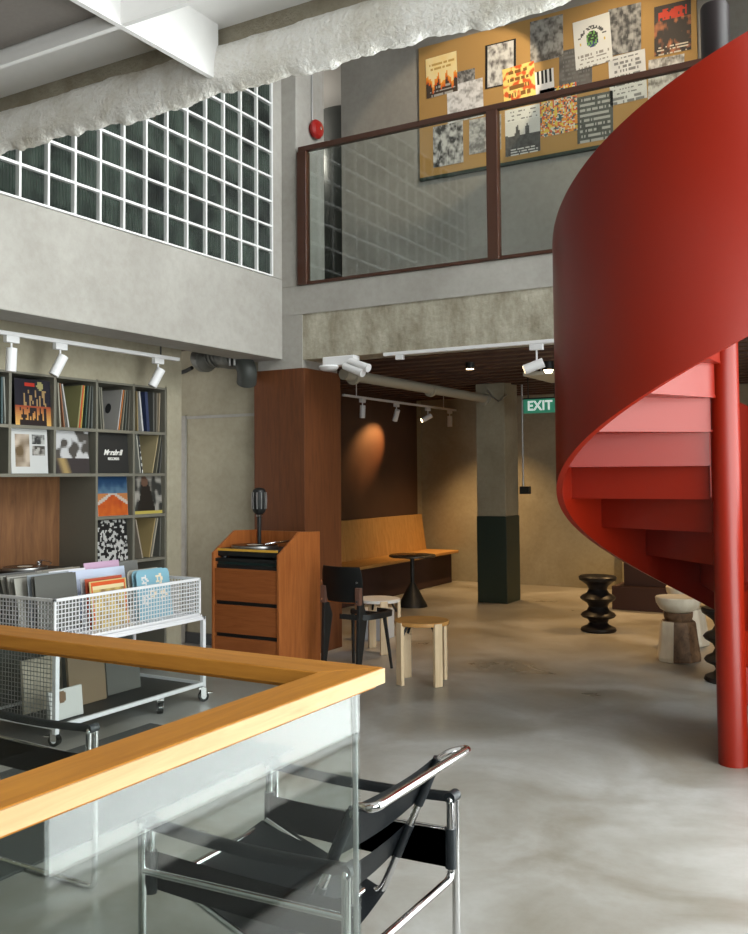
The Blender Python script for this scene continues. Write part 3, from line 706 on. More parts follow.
m = MB(); m.tube([(-4.0, .25, -1.75), (-1.3, .25, .55)], .028, seg=14); m.build('rail', CLAD, e, True)
m = MB()
for x in (-3.6, -2.5, -1.5): z = .55+(x+1.3)*2.3/2.7; MB().cyl((x, .25, z-.9), (x, .25, z), .012).build('baluster', STEEL, e, True)

# ================================================================== TUBULAR LOUNGE CHAIRS
def lounge(loc, rz, label, group):
    c = empty('tubular_armchair', loc, label, 'chair', group, rz)
    B = lambda m, nme, mt, sm=True, bev=0: m.build(nme, mt, c, sm, bev, local=True)
    r = .0115; s3 = .305; si = .272; xf, xb = -.315, .31
    for s in (-1, 1):
        B(MB().tube([(xb, s*si, .42), (xb, s*si, .588), (xb, s*s3, .588), (xb, s*s3, .012), (xf, s*s3, .012), (xf, s*s3, .588), (xf, s*si, .588), (xf, s*si, .45)], r, rad=.035), 'side_frame', CHROME)
        B(MB().cyl((xb, s*s3, .485), (xf, s*s3, .465), .0095), 'side_bar', CHROME)
        # arm strap wraps over the bends
        w = .026
        def arm(u, v, s=s, w=w): return Vector((xf+(xb-xf)*u, s*.288+(v-.5)*2*w, .600-.012*math.sin(PI*u)-.02*(abs(v-.5)*2)**3))
        B(MB().sheet(arm, 16, 6, .005), 'arm_strap', LEATHER)
        def side(u, v, s=s): return Vector((xf+(xb-xf)*u, s*(si-.013), .40+.10*v-.006*math.sin(PI*u)))
        B(MB().sheet(side, 14, 2, .005), 'side_strap', LEATHER)
        for x in (xf, xb): B(MB().cyl((x, s*si, .395), (x, s*si, .505), .0165), 'strap_sleeve', LEATHER)
        for x in (xf, xb): B(MB().cyl((x, s*(si-.005), .588), (x, s*(s3+.005), .588), .0165), 'strap_sleeve', LEATHER)
    B(MB().tube([(xb, -si, .42), (xb, -si, .365), (xb, si, .365), (xb, si, .42)], r, rad=.05), 'back_crossbar', CHROME)
    B(MB().tube([(xf, -si, .46), (xf, -si, .405), (xf, si, .405), (xf, si, .46)], r, rad=.04), 'front_crossbar', CHROME)
    u = .235
    B(MB().tube([(-.30, -u, .43), (.10, -u, .285), (.295, -u, .715), (.372, -.285, .735), (.372, .285, .735), (.295, u, .715), (.10, u, .285), (-.30, u, .43)], r, rad=.045), 'back_frame', CHROME)
    B(MB().cyl((.06, -u, .30), (.06, u, .30), .010), 'seat_crossbar', CHROME)
    def up(a): return Vector((.10+(.295-.10)*a, 0, .285+.43*a))
    for a0, a1, nm in ((.66, .98, 'back_strap'), (.30, .52, 'lumbar_strap')):
        def bk(p, v, a0=a0, a1=a1): q = up(a0+(a1-a0)*v); return q+Vector((-.014-.018*math.sin(PI*p)*-1, (p-.5)*2*(u+.012), 0))
        B(MB().sheet(bk, 14, 5, .006), nm, LEATHER)
        for s in (-1, 1): q0, q1 = up(a0), up(a1); B(MB().cyl(q0+Vector((0, s*u, 0)), q1+Vector((0, s*u, 0)), .0135), 'strap_sleeve', LEATHER)
    def seat(p, v):
        x = -.325+.44*v; z = .452-(.452-.30)*v-.045*math.sin(PI*p)*(.4+.6*v)-.03*(1-v)**6
        return Vector((x, (p-.5)*2*(u+.01), z))
    B(MB().sheet(seat, 16, 16, .007), 'seat_sling', LEATHER)
    return c
lounge((-1.452, 2.212, 0), 0, 'black leather and chrome tube armchair right behind the corner of the glass balustrade', None)
lounge((-2.90, 2.235, 0), PI, 'black leather and chrome tube armchair by the left edge, in front of the record cart', None)

# ================================================================== STOOLS, CHAIR, TABLES
def round_stool(c, ang, label, topm, legm, r=.19, h=.45):
    e = empty('round_stool', (c[0], c[1], 0), label, 'stool', None, ang)
    MB().lathe([(0, h-.028), (r-.004, h-.028), (r, h-.024), (r, h-.004), (r-.004, h), (0, h)], seg=48).build('seat', topm, e, True, local=True)
    for k in range(4):
        mm = Matrix.Rotation(PI/2*k, 4, 'Z')
        MB().box(r-.022, r+.006, -.033, .033, 0, h-.006, m=mm).build('leg', legm, e, bevel=.004, local=True)
    m = MB()
    for k in range(4):
        mm = Matrix.Rotation(PI/2*k, 3, 'Z')
        m.tube([mm @ Vector((r-.024, 0, h-.12)), mm @ Vector((r-.07, 0, h-.035)), mm @ Vector((.05, 0, h-.035))], .009, rad=.02)
    m.build('bracket', BLACK, e, True, local=True)
    return e
round_stool((-3.083, 6.248), math.radians(17+45), 'birch stool with a round honey-coloured seat and four flat legs', STOOLTOP, BIRCH, .20)
round_stool((-3.95, 7.16), math.radians(45), 'stool with a round white top behind the black wooden chair', plain('white_laminate', (.72, .70, .66), .4), BIRCH)
o = MB().box(-4.42, -4.16, 7.60, 7.86, 0, .27).build('white_box', plain('white_card', (.55, .58, .62), .6), None, bevel=.004)
tag(rebase(o, (-4.29, 7.73, 0)), 'small bluish white box on the floor behind the black chair', 'box')
# black wooden chair
e = empty('plywood_chair', (-3.715, 6.40, 0), 'black wooden chair with a curved backrest beside the record player cabinet', 'chair', None, math.radians(-6))
B = lambda m, nme, mt, sm=True, bev=0: m.build(nme, mt, e, sm, bev, local=True)
def bk(u, v):
    x = (u-.5)*.385; w = 1-.10*(abs(v-.5)*2)**3; zz = .545+.27*v
    return Vector((x*w, -.20+.05*(1-(2*u-1)**2)*-1+.03-.03*v, zz))
B(MB().sheet(bk, 18, 8, .012), 'backrest', BLACK, True, .005)
def se(u, v):
    a = u*2*PI; 
    return Vector((0, 0, 0))
m = MB(); pts = []
for k in range(40):
    a = k/40*2*PI; ca, sa = math.cos(a), math.sin(a)
    pts.append((.215*abs(ca)**.6+.02*(1 if ca > 0 else -1)*(1-.06*(sa < 0)), .22*abs(sa)**.6*(1 if sa > 0 else -1)+.02))
m.prism(pts, 'z', .415, .455); B(m, 'seat', BLACK, True, .006)
for s in (-1, 1):
    B(MB().cyl((s*.15, .15, .44), (s*.185, .20, 0), .016, .011), 'leg', BLACK)
    m = MB(); m.prism([(-.235, 0), (-.205, 0), (-.11, .43), (-.15, .52), (-.185, .66), (-.21, .66), (-.215, .45)], 'x', s*.165-.014, s*.165+.014); B(m, 'leg', BLACK, False, .004)
    B(MB().box(s*.165-.022, s*.165+.022, -.222, -.185, .53, .66), 'back_bracket', plain('brown_metal_%d' % s, (.14, .07, .05), .4), False, .003)
B(MB().box(-.17, .17, -.19, -.165, .535, .60), 'back_rail', TEAK, False, .003)
m = MB()
for s in (-1, 1):
    for z in (.70, .56): m.cyl((s*.165, -.232, z), (s*.165, -.222, z), .008)
B(m, 'rivet', CHROME)
B(MB().box(-.16, .16, .13, .155, .405, .435), 'seat_rail', BLACK, False)
# bench
e = empty('banquette_bench', (-5.7, 9.8, 0), 'long oak banquette bench with a dark maroon base along the rear left wall', 'bench')
MB().box(-6.06, -5.56, 7.25, 12.24, 0, .415).build('base', DKRED, e, bevel=.01)
MB().box(-6.06, -5.46, 7.25, 12.26, .415, .452).build('seat', BENCHH, e, bevel=.006)
m = MB(); m.prism([(-6.04, .452), (-5.93, .452), (-6.00, .95), (-6.04, .95)], 'y', 7.25, 12.2); m.build('backrest', BENCHW, e, bevel=.006)
# black pedestal table
e = empty('pedestal_table', (-4.937, 9.78, 0), 'black round pedestal table standing by the bench', 'table')
MB().lathe([(0, 0), (.17, 0), (.165, .02), (.12, .10), (.075, .19), (.045, .24), (.03, .27), (0, .27)], seg=40, c=(-4.937, 9.78, 0)).build('base', BLACK, e, True)
MB().cyl((-4.937, 9.78, .26), (-4.937, 9.78, .57), .024).build('column', BLACK, e, True)
MB().lathe([(0, .565), (.26, .565), (.27, .572), (.27, .585), (.26, .592), (0, .592)], seg=56, c=(-4.937, 9.78, 0)).build('tabletop', plain('dark_tabletop', (.05, .04, .03), .25), e, True)
# turned black stools
PR = [(0, 0), (.155, 0), (.168, .012), (.160, .035), (.105, .06), (.085, .085), (.10, .115), (.150, .135), (.165, .155), (.150, .175), (.105, .20), (.088, .235), (.105, .27), (.155, .30), (.168, .32), (.150, .342), (.105, .365), (.085, .40), (.10, .435), (.135, .465), (.172, .49), (.178, .515), (.165, .528), (.10, .522), (0, .518)]
o = MB().lathe(PR, (0, 0, 0), 48).build('turned_stool', plain('ebonised_wood', (.014, .011, .010), .42, spec=.35), None, True); o.location = (-2.60, 9.08, 0)
tag(o, 'black turned stool of stacked discs standing free on the floor', 'stool')
o2 = o.copy(); COL.objects.link(o2); o2.location = (-1.165, 7.34, 0); o2['label'] = 'black turned stool half hidden behind the red stair column'
# carved stools
def carved(c, label, basem, rz, sc=1.0):
    e = empty('carved_stool', (c[0], c[1], 0), label, 'stool', None, rz)
    m = MB()
    lv = [(.165, 0), (.168, .03), (.150, .16), (.135, .30), (.128, .318)]
    rings = []
    for r, z in lv:
        rings.append([m.bm.verts.new((r*1.12*math.cos(a), r*math.sin(a), z)) for a in [PI/4*k+PI/8 for k in range(8)]])
    for A, Bq in zip(rings, rings[1:]):
        for k in range(8): f = m.bm.faces.new((A[k], A[(k+1) % 8], Bq[(k+1) % 8], Bq[k])); az = (45*k+45+math.degrees(rz)+180) % 360-180; f.material_index = 0 if -190 < az < -110 or az > 170 else 1
    m.bm.faces.new(rings[0][::-1]); f = m.bm.faces.new(rings[-1]); f.material_index = 1
    m.build('base', [PALEW, basem], e, bevel=.006, local=True)
    MB().lathe([(0, .318), (.10, .318), (.112, .35), (.115, .385), (0, .385)]).build('neck', basem, e, True, local=True)
    MB().lathe([(0, .38), (.09, .38), (.14, .41), (.168, .455), (.175, .50), (.168, .507), (.10, .50), (0, .497)]).build('seat', PALEW, e, True, local=True)
    return e
carved((-1.64, 7.99), 'pale wooden stool with a bowl-shaped seat on a dark burr wood block', BURR, math.radians(68))
carved((-1.72, 8.75), 'cream carved wooden stool partly hidden behind the bowl-seat stool', PALEW, math.radians(30))
# dark boxes
o = MB().box(-2.88, -2.10, 10.6, 11.4, 0, .26).build('storage_box', DKRED, None, bevel=.006); tag(rebase(o, (-2.5, 11, 0)), 'low dark brown box on the floor under the red stair', 'box')
o = MB().box(-2.77, -2.10, 10.7, 11.4, .26, .53).build('storage_box', DKRED, None, bevel=.006); tag(rebase(o, (-2.45, 11.05, .26)), 'smaller dark brown box stacked on the low one', 'box')

# ================================================================== RECORD PLAYER CABINET
X0, X1, Y0, Y1 = -4.74, -4.095, 5.89, 6.47
e = empty('record_cabinet', (-4.43, 6.18, 0), 'teak cabinet with drawers and sloping side panels beside the clad column', 'cabinet')
side = [(Y0, 0), (Y1, 0), (Y1, 1.055), (Y1-.30, 1.065), (Y0, .905)]
MB().prism(side, 'x', X1-.022, X1).build('side_panel', TEAK, e, bevel=.003)
MB().prism(side, 'x', X0, X0+.022).build('side_panel', TEAK, e, bevel=.003)
MB().box(X0+.022, X1-.022, Y1-.02, Y1, .03, 1.05).build('back_panel', TEAK, e)
MB().box(X0+.022, X1-.022, Y0+.02, Y1-.02, .838, .862).build('deck', BLACK, e)
MB().box(X0+.022, X1-.022, Y0+.03, Y1-.02, 0, .06).build('plinth', BLACK, e)
MB().box(X0+.025, X1-.025, Y0+.05, Y0+.06, .79, .838).build('recess_panel', plain('dark_teal_panel', (.02, .045, .042), .4), e)
for z0, z1 in ((.535, .785), (.285, .505), (.06, .255)):
    d = MB().box(X0+.024, X1-.024, Y0+.008, Y0+.03, z0, z1).build('drawer', TEAKH, e, bevel=.003)
    MB().box(X0+.03, X1-.03, Y0+.03, Y0+.05, z1-.005, z1+.03).build('handle_recess', BLACK, d)
MB().box(X0+.024, X1-.024, Y0+.05, Y1-.03, .06, .80).build('body', BLACK, e)
def record_player(loc, rz, label, edge):
    t = empty('record_player', loc, label, 'record player', None, rz)
    L = lambda m, nm, mt, sm=False, bev=0: m.build(nm, mt, t, sm, bev, local=True)
    L(MB().box(-.22, .22, -.17, .17, .012, .06), 'plinth', BLACK, bev=.005)
    L(MB().box(-.22, .22, -.175, -.170, .046, .061), 'edge_trim', edge)
    L(MB().lathe([(0, .06), (.148, .06), (.150, .072), (.148, .076), (0, .076)], (-.05, 0, 0), 48), 'platter', STEEL, True)
    L(MB().lathe([(.146, .077), (.146, .079), (.03, .079), (0, .079)], (-.05, 0, 0), 48), 'record', BLACKG, True)
    L(MB().lathe([(0, .079), (.05, .079), (.05, .0795), (0, .0795)], (-.05, 0, 0), 32), 'record_label', plain('record_label_%s' % t.name, (.6, .58, .5), .5), True)
    L(MB().tube([(.165, .11, .06), (.165, .11, .10), (.16, .06, .105), (.12, -.06, .10), (.085, -.10, .092)], .006, rad=.02), 'tonearm', CHROME, True)
    L(MB().cyl((.165, .11, .06), (.165, .11, .095), .024), 'arm_base', CHROME, True)
    m = MB()
    for x in (-.19, .19):
        for y in (-.14, .14): m.cyl((x, y, 0), (x, y, .014), .02)
    L(m, 'foot', BLACK, True)
    return t
rp = record_player((-4.43, 6.13, .862), 0, 'record player with a yellow front edge on top of the teak cabinet', YELLOWT); rp.scale = (1.32, 1.1, 1.22)
e = empty('microphone', (-4.61, 6.35, .862), 'black vintage-style microphone on a stand on the teak cabinet', 'microphone')
mc = MB().lathe([(0, 1.185), (.03, 1.19), (.052, 1.215), (.058, 1.25), (.058, 1.36), (.05, 1.39), (.03, 1.405), (0, 1.41)], (-4.61, 6.35, 0), 28).build('head', BLACK, e, True)
m = MB()
for k in range(10):
    a = 2*PI*k/10; m.tube([(-4.61+.058*math.cos(a), 6.35+.058*math.sin(a), 1.235), (-4.61+.062*math.cos(a), 6.35+.062*math.sin(a), 1.30), (-4.61+.058*math.cos(a), 6.35+.058*math.sin(a), 1.37)], .004, seg=8)
m.build('grille_bar', STEEL, mc, True)
MB().cyl((-4.61, 6.35, .875), (-4.61, 6.35, 1.19), .017).build('stand', BLACK, e, True)
MB().lathe([(0, .862), (.065, .862), (.062, .874), (.02, .882), (0, .882)], (-4.61, 6.35, 0)).build('base', BLACK, e, True)
MB().box(-4.63, -4.59, 6.33, 6.37, 1.17, 1.185).build('bracket', STEEL, e, bevel=.004)

# ================================================================== RECORD SHELF
XS, XSB = -5.10, -5.485
ZR = [2.21, 1.846, 1.52, 1.202, .86, .50, .10]
YV = [P(x, 430, X=XS).y for x in (-38, 10, 55, 97, 134, 167)]
YV[-1] = 5.76
e = empty('record_shelf', (-5.3, 4.8, 0), 'grey gridded record shelf set in the left wall', 'shelf')
sh = e; T = .011
MB().box(XSB-.012, XSB, YV[0]-.4, YV[-1], .05, ZR[0]).build('back_panel', SHELFD, e)
for i, y in enumerate(YV):
    z0 = 0 if i in (3, 4, 5) else ZR[2]-T
    MB().box(XSB, XS, y-T, y+T, z0, ZR[0]+T).build('divider', SHELF, e)
MB().box(XSB, XS-.0005, YV[0]-.4, YV[-1]+T, ZR[0]-T, ZR[0]+T).build('top_board', SHELF, e)
for k, z in enumerate(ZR[1:]):
    y0 = YV[0]-.4 if k < 2 else YV[3]
    MB().box(XSB, XS-.0008, y0, YV[-1], z-T, z+T).build('shelf_board', SHELF, e)
MB().box(XSB+.001, XSB+.012, YV[0]-.4, YV[3]-T, .84, ZR[2]-T).build('wooden_back', PLY, e)
o = MB().box(XSB+.012, -4.98, 2.6, YV[3]-T-.002, .78, .82).build('counter_top', BLACK, None, bevel=.004)
tag(rebase(o, (-5.25, 3.8, .80)), 'black counter top in the open niche under the record shelf', 'counter')
MB().box(XSB+.012, -5.04, 2.6, YV[3]-T-.002, 0, .78).build('cabinet_front', DKPANEL, o)
record_player((-5.20, 4.50, .82), PI/2, 'black record player on the counter under the record shelf', plain('pale_metal_edge', (.45, .43, .38), .35))
S = .312
def spine_rec(y, lean, th, z, col, name='record_sleeve', depth=-5.13, label=None, group=None, face=None):
    """a sleeve standing edge-on in a shelf, leaning by lean radians about X"""
    m = MB(); m.box(-S, 0, -th/2, th/2, 0, S)
    o = m.build(name, flat([x*.75 for x in col]), None, bevel=.0)
    o.location = (depth, y+S*.5*0, z); o.rotation_euler = (lean, 0, 0)
    tag(o, label, 'record', group)
    return o
def ypx(px, X=-5.13, yp=430): return P(px, yp, X=X).y
# (bottom px, top px, thickness m, colour, label)
cells = [
 (0, [(-3, -2, .012, (.35, .10, .07), 'red spined record at the far left of the top shelf row'), (2, 1.5, .010, (.10, .16, .17), 'teal record at the left edge of the top shelf row'), (5.5, 3.5, .012, (.33, .34, .30), 'grey record leaning in the cell at the left edge of the photo')]),
 (0, [(60.5, 57.8, .012, (.38, .36, .28), 'beige record leaning left in the cell right of the sunset cover'), (64.5, 59.8, .010, (.35, .16, .08), 'brown spined record between the beige and the white leaning records'), (69, 62, .010, (.62, .62, .58), 'white record leaning in front of the olive cover'),
      (78, 82.0, .012, (.36, .34, .15), 'olive green record whose cover shows in the second full cell'), (79.6, 83.4, .010, (.72, .10, .03), 'red spined record beside the olive cover'), (81.2, 84.6, .006, (.75, .60, .15), 'thin yellow record beside the red spined one'), (85.5, 88, .012, (.06, .10, .08), 'dark green record right of the yellow one'), (88.5, 90.5, .012, (.13, .14, .12), 'dark grey record near the divider, top row'), (91.8, 93, .014, (.12, .13, .12), 'grey record against the divider, top row')]),
 (0, [(101.5, 99, .010, (.20, .20, .16), 'grey green record leaning at the left of the third full cell'), (103.8, 101, .014, (.24, .23, .18), 'khaki record leaning left of the pale cover with a dark dot'),
      (117.6, 122.4, .010, (.52, .50, .47), 'pale record cover with a dark round dot'), (119.2, 124, .007, (.75, .25, .06), 'orange spined record right of the pale cover'), (122.2, 125.8, .010, (.26, .24, .18), 'tan record right of the orange spine'), (125.5, 127.8, .010, (.12, .13, .11), 'dark record third from the divider in the third cell'), (128.5, 130, .010, (.17, .16, .13), 'brown grey record by the divider in the third cell')]),
 (0, [(138, 136.8, .012, (.34, .26, .13), 'golden brown record at the left of the last top cell'), (143, 139.3, .016, (.66, .66, .66), 'thick white record leaning in the last top cell'), (148.5, 146.0, .030, (.035, .05, .12), 'wide navy blue box set in the last top cell'), (153.8, 153.5, .018, (.11, .11, .10), 'charcoal record right of the navy set'), (156.8, 157, .010, (.22, .20, .16), 'grey brown record right of the charcoal one'), (159, 160, .007, (.55, .45, .32), 'cream record at the right end of the top row')]),
 (1, [(140.6, 136.4, .014, (.42, .42, .36), 'pale grey record leaning at the left of the cell below the navy set'), (142.6, 138.4, .010, (.12, .13, .12), 'black and white patterned record leaning beside the pale grey one'), (152.5, 158.5, .008, (.55, .45, .25), 'cream yellow record leaning right in the second row'), (156.5, 161.2, .010, (.2, .19, .14), 'grey olive record behind the cream yellow one'), (159.8, 163, .012, (.11, .11, .10), 'dark record at the right end of the second row')]),
 (3, [(143, 136, .012, (.42, .36, .28), 'pale brown record leaning left in the lowest visible cell'), (149.5, 155.5, .010, (.48, .36, .16), 'gold record in the middle of the lowest visible cell'), (152, 158, .012, (.46, .42, .33), 'cream record leaning right in the lowest visible cell'), (160, 161, .012, (.14, .14, .12), 'dark record at the right end of the lowest visible cell')]),
]
dot_rec = None
for row, recs in cells:
    z = ZR[row+1]+T+.002
    for b, t_, th, c, lab in recs:
        yb, yt = ypx(b), ypx(t_); lean = -math.asin(max(-.5, min(.5, (yt-yb)/S)))
        o = spine_rec(yb, lean, th, z+abs(math.sin(lean))*th/2, c, label=lab, group='records standing in the shelf')
        if 'dark round dot' in lab: dot_rec = o; dth = th
        if 'olive green' in lab: olv = o
        if 'black and white patterned' in lab: pat = o
m = MB(); m.lathe([(0, 0), (.03, 0), (.03, .001), (0, .001)], m=Matrix.Translation((-.12, -dth/2-.0012, .17)) @ Matrix.Rotation(PI/2, 4, 'X') @ Matrix.Diagonal((1, 1.3, 1, 1)))
m.build('printed_dot', flat((.03, .03, .03)), dot_rec, local=True)
art = art_obj('spine_print', (0, -.0055, 0), (0, .011, 0), (0, 0, S), 1, 24, lambda u, v: (.6, .6, .55) if nz(0, v, 9, 4) > .5 else (.05, .05, .05), None, PRINTG, .001); art.parent = pat
# covers facing the room
def cover(cell_px, z, name, label, fn, nu=22, nv=22, size=.312, x=-5.125, col=(.05, .05, .05), tilt=.06, group='records facing the room on the shelf', th=.006):
    y0 = ypx(cell_px, X=x)
    o = empty(name, (x, y0+size/2, z), label, 'record', group)
    R_ = Matrix.Translation((x, y0, z)) @ Matrix.Rotation(-tilt, 4, 'Y')
    m = MB(); m.box(-th, 0, 0, size, 0, size, m=R_); m.build('sleeve', flat(col), o)
    if fn: art_obj('cover_print', R_ @ Vector((0, .001, .001)), R_.to_3x3() @ Vector((0, size-.002, 0)), R_.to_3x3() @ Vector((0, 0, size-.002)), nu, nv, lambda u, v: tuple(x*.75 for x in fn(u, v)), o, PRINTG)
    return o, R_
def c_sunset(u, v):
    if .28 < u < .55 and .84 < v < .93: return (.65, .05, .03)
    if math.hypot(u-.68, v-.87) < .09: return (.40, .36, .16)
    if v < .42:
        t = mixc((.85, .50, .14), (.35, .06, .03), v/.42)
        return (.03, .02, .02) if (.12 < u < .85 and (v < .12 or (nz(u*2.5, v*.4, 12, 2) > .5 and v < .40))) else t
    if v < .78 and .18 < u < .85 and nz(u*2.2, v*.5, 12, 3) > .56: return (.42, .27, .12)
    return (.022, .02, .03)
def c_white3(u, v):
    if .09 < u < .50 and .15 < v < .86:
        t = nz(u, v, 5, 5); c = mixc((.16, .11, .06), (.62, .52, .42), (t-.35)*3); return c
    if .56 < u < .92 and .66 < v < .86: return mixc((.05, .05, .05), (.5, .5, .48), (nz(u, v, 10, 6)-.4)*4)
    if .56 < u < .92 and .40 < v < .61: return mixc((.08, .07, .06), (.5, .48, .44), (nz(u, v, 10, 7)-.4)*4)
    return (.70, .71, .70)
def c_street(u, v):
    if v < .35: return mixc((.06, .05, .05), (.45, .32, .14), (.18-abs(u-.30+v*.4))*7)
    t = nz(u, v, 5, 9)
    return mixc((.10, .09, .08), (.66, .66, .67), (t-.38)*9)
def c_mount(u, v):
    if v > .52: return mixc((.12, .22, .32), (.02, .06, .14), (v-.52)*3.5+(nz(u, v, 8, 3)-.5))
    if v < .50-abs(u-.5)*.55+.02: return mixc((.75, .18, .03), (.45, .06, .02), nz(u, v, 7, 4)+(v-.3))
    return (.60, .52, .45) if abs(v-(.52-abs(u-.5)*.5)) < .08 else (.55, .22, .08)
def c_figure(u, v):
    if v < .08: return (.62, .50, .12)
    if math.hypot((u-.38)/.12, (v-.82)/.13) < 1: return (.16, .09, .06)
    if abs(u-.42) < .30*(1-v)+.05 and v < .72: return (.03, .025, .02)
    return mixc((.05, .05, .045), (.40, .38, .34), (nz(u, v, 6, 8)-.5)*4+(.4 if u > .75 else 0))
def c_bw(u, v): return (.62, .62, .60) if nz(u, v, 13, 15) > .53 else (.02, .02, .02)
zr = lambda k: ZR[k+1]+T+.001
cover(15.5, zr(0), 'record', 'dark record cover with orange sunset flames and a red label on top', c_sunset, 26, 26, size=.318, col=(.02, .02, .02))
cover(12, zr(1), 'record', 'white record cover with three small photographs', c_white3, 28, 28, col=(.6, .6, .6))
cover(56.8, zr(1), 'record', 'grey photo record cover showing a street', c_street, 26, 26)
mk, RM = cover(98.5, zr(1), 'record', 'black record box with a white script logo', None, size=.318, col=(.014, .014, .013))
def logo(body, size, loc, xs=1, bold=.002):
    o = text_obj('logo', body, size, plain('white_print_%d' % len(MATS), (.8, .8, .78), .5), (0, 0, 0), RXp, mk, bold=bold, xs=1, ext=.0008)
    o.data.transform(Matrix.Translation(Vector(loc)-Vector((0, 0, 0))) )
    return o
def logo2(parent, body, size, y, z, R_, bold, shear=0):
    c = bpy.data.curves.new('logo', 'FONT'); c.body = body; c.size = size; c.align_x = 'CENTER'; c.align_y = 'CENTER'; c.extrude = .0006; c.offset = bold; c.shear = shear
    tmp = bpy.data.objects.new('tmp', c); COL.objects.link(tmp); dg = bpy.context.evaluated_depsgraph_get()
    me = bpy.data.meshes.new_from_object(tmp.evaluated_get(dg)); bpy.data.objects.remove(tmp)
    me.materials.clear(); me.materials.append(flat((.78, .78, .75), .5))
    me.transform(W[parent.name].inverted() @ R_ @ Matrix.Translation((.001, y, z)) @ RXp.to_4x4())
    o = bpy.data.objects.new('logo', me); COL.objects.link(o); o.parent = parent
logo2(mk, 'Marshall', .056, .155, .155, RM, .002, .35)
logo2(mk, 'RECORDS', .026, .160, .108, RM, .001)
cover(98.5, zr(2), 'record', 'record cover with a blue sky over a red orange mountain', c_mount, 26, 26, col=(.55, .5, .45))
cover(135.2, zr(2), 'record', 'record cover with a dark seated figure and a yellow strip below', c_figure, 26, 26, col=(.4, .4, .38))
cover(98.5, zr(3), 'record', 'black and white speckled record cover low on the shelf', c_bw, 30, 30)

# ================================================================== RECORD CART
CX0, CX1, CY0, CY1 = -4.76, -4.12, 3.735, 4.99
e = empty('record_cart', (-4.44, 4.38, 0), 'white wire mesh record browser cart on casters', 'cart')
def wire(m, axis, c, a0, a1, z0, z1, step=.0262, r=.0026):
    """a square wire mesh panel lying in the plane axis = c"""
    n = round((a1-a0)/step)
    for i in range(n+1):
        a = a0+(a1-a0)*i/n
        if axis == 'x': m.box(c-r*.5, c+r*.5, a-r, a+r, z0, z1)
        else: m.box(a-r, a+r, c-r*.5, c+r*.5, z0, z1)
    k = round((z1-z0)/step)
    for i in range(k+1):
        z = z0+(z1-z0)*i/k
        if axis == 'x': m.box(c-r*.5, c+r*.5, a0, a1, z-r, z+r)
        else: m.box(a0, a1, c-r*.5, c+r*.5, z-r, z+r)
BZ0, BZ1 = .585, .812
for ax, c, a0, a1, z0, z1 in (('x', CX1, CY0, CY1, BZ0, BZ1), ('x', CX0, CY0, CY1, BZ0, BZ1), ('y', CY0, CX0, CX1, BZ0, BZ1), ('y', CY1, CX0, CX1, BZ0, BZ1), ('y', CY0+.02, CX0, CX1, .12, .53)):
    m = MB(); wire(m, ax, c, a0, a1, z0, z1, r=.0017 if z0 < .3 else .0026); m.build('wire_mesh', plain('shaded_wire', (.22, .22, .21), .5) if z0 < .3 else WHITEM, e)  # lower end panel: its shade is put into a darker wire colour
m = MB(); r = .008
for x in (CX0, CX1):
    m.box(x-r, x+r, CY0-r, CY1+r, BZ1-.006, BZ1+.012); m.box(x-r, x+r, CY0-r, CY1+r, BZ0-.012, BZ0+.004)
    for y in (CY0, CY1): m.box(x-r, x+r, y-r, y+r, BZ0, BZ1)
for y in (CY0, CY1): m.box(CX0-r, CX1+r, y-r, y+r, BZ1-.006, BZ1+.012); m.box(CX0-r, CX1+r, y-r, y+r, BZ0-.012, BZ0+.004)
m.build('basket_frame', WHITEM, e, bevel=.002)
MB().box(CX0, CX1, CY0, CY1, BZ0-.016, BZ0-.012).build('basket_floor', WHITEM, e)
m = MB(); q = .014
for x in (CX0+.01, CX1): m.box(x-q, x+q, CY0, CY1+.05, .540, .560); m.box(x-q*.8, x+q*.8, CY0, CY1+.05, .10, .124)
for y in (CY0+.012, CY1+.038): m.box(CX0, CX1, y-q, y+q, .540, .560); m.box(CX0, CX1, y-q*.8, y+q*.8, .10, .124)
m.box(CX0, CX1, CY0+.02, CY1+.03, .558, .574)
m.build('base_frame', WHITEM, e, bevel=.002)
for x in (CX0+.01, CX1):
    for y in (CY0+.012, CY1+.038): MB().box(x-q, x+q, y-q, y+q, .075, .56).build('leg', WHITEM, e, bevel=.002)
MB().box(CX0, CX1, CY0+.03, CY1+.02, .10, .108).build('lower_shelf', BLACK, e)
MB().box(CX0, CX0+.012, CY0+.03, CY1+.02, .12, .54).build('rear_panel', plain('smoked_panel', (.07, .075, .07), .35), e)
def caster(x, y, a):
    mm = Matrix.Translation((x, y, 0)) @ Matrix.Rotation(a, 4, 'Z')
    c = MB(); c.box(-.026, .026, -.026, .026, .082, .098, m=mm); c.box(-.03, .008, -.022, -.018, .03, .085, m=mm); c.box(-.03, .008, .018, .022, .03, .085, m=mm); c.box(-.075, -.03, -.016, .016, .05, .058, m=mm)
    o = c.build('caster', CHROME, e, bevel=.002)
    MB().cyl(mm @ Vector((-.012, -.016, .034)), mm @ Vector((-.012, .016, .034)), .034, seg=28).build('wheel', BLACKG, o, True)
    MB().cyl(mm @ Vector((-.012, -.019, .034)), mm @ Vector((-.012, .019, .034)), .016, seg=20).build('hub', WHITEM, o, True)
for x, y, a in ((CX1-.02, 4.62, 2.5), (CX1+.01, CY1+.01, -2.2), (CX0+.02, CY1, 1.0), (CX1-.02, CY0+.04, .3), (CX0+.02, CY0+.04, 2)): caster(x, y, a)
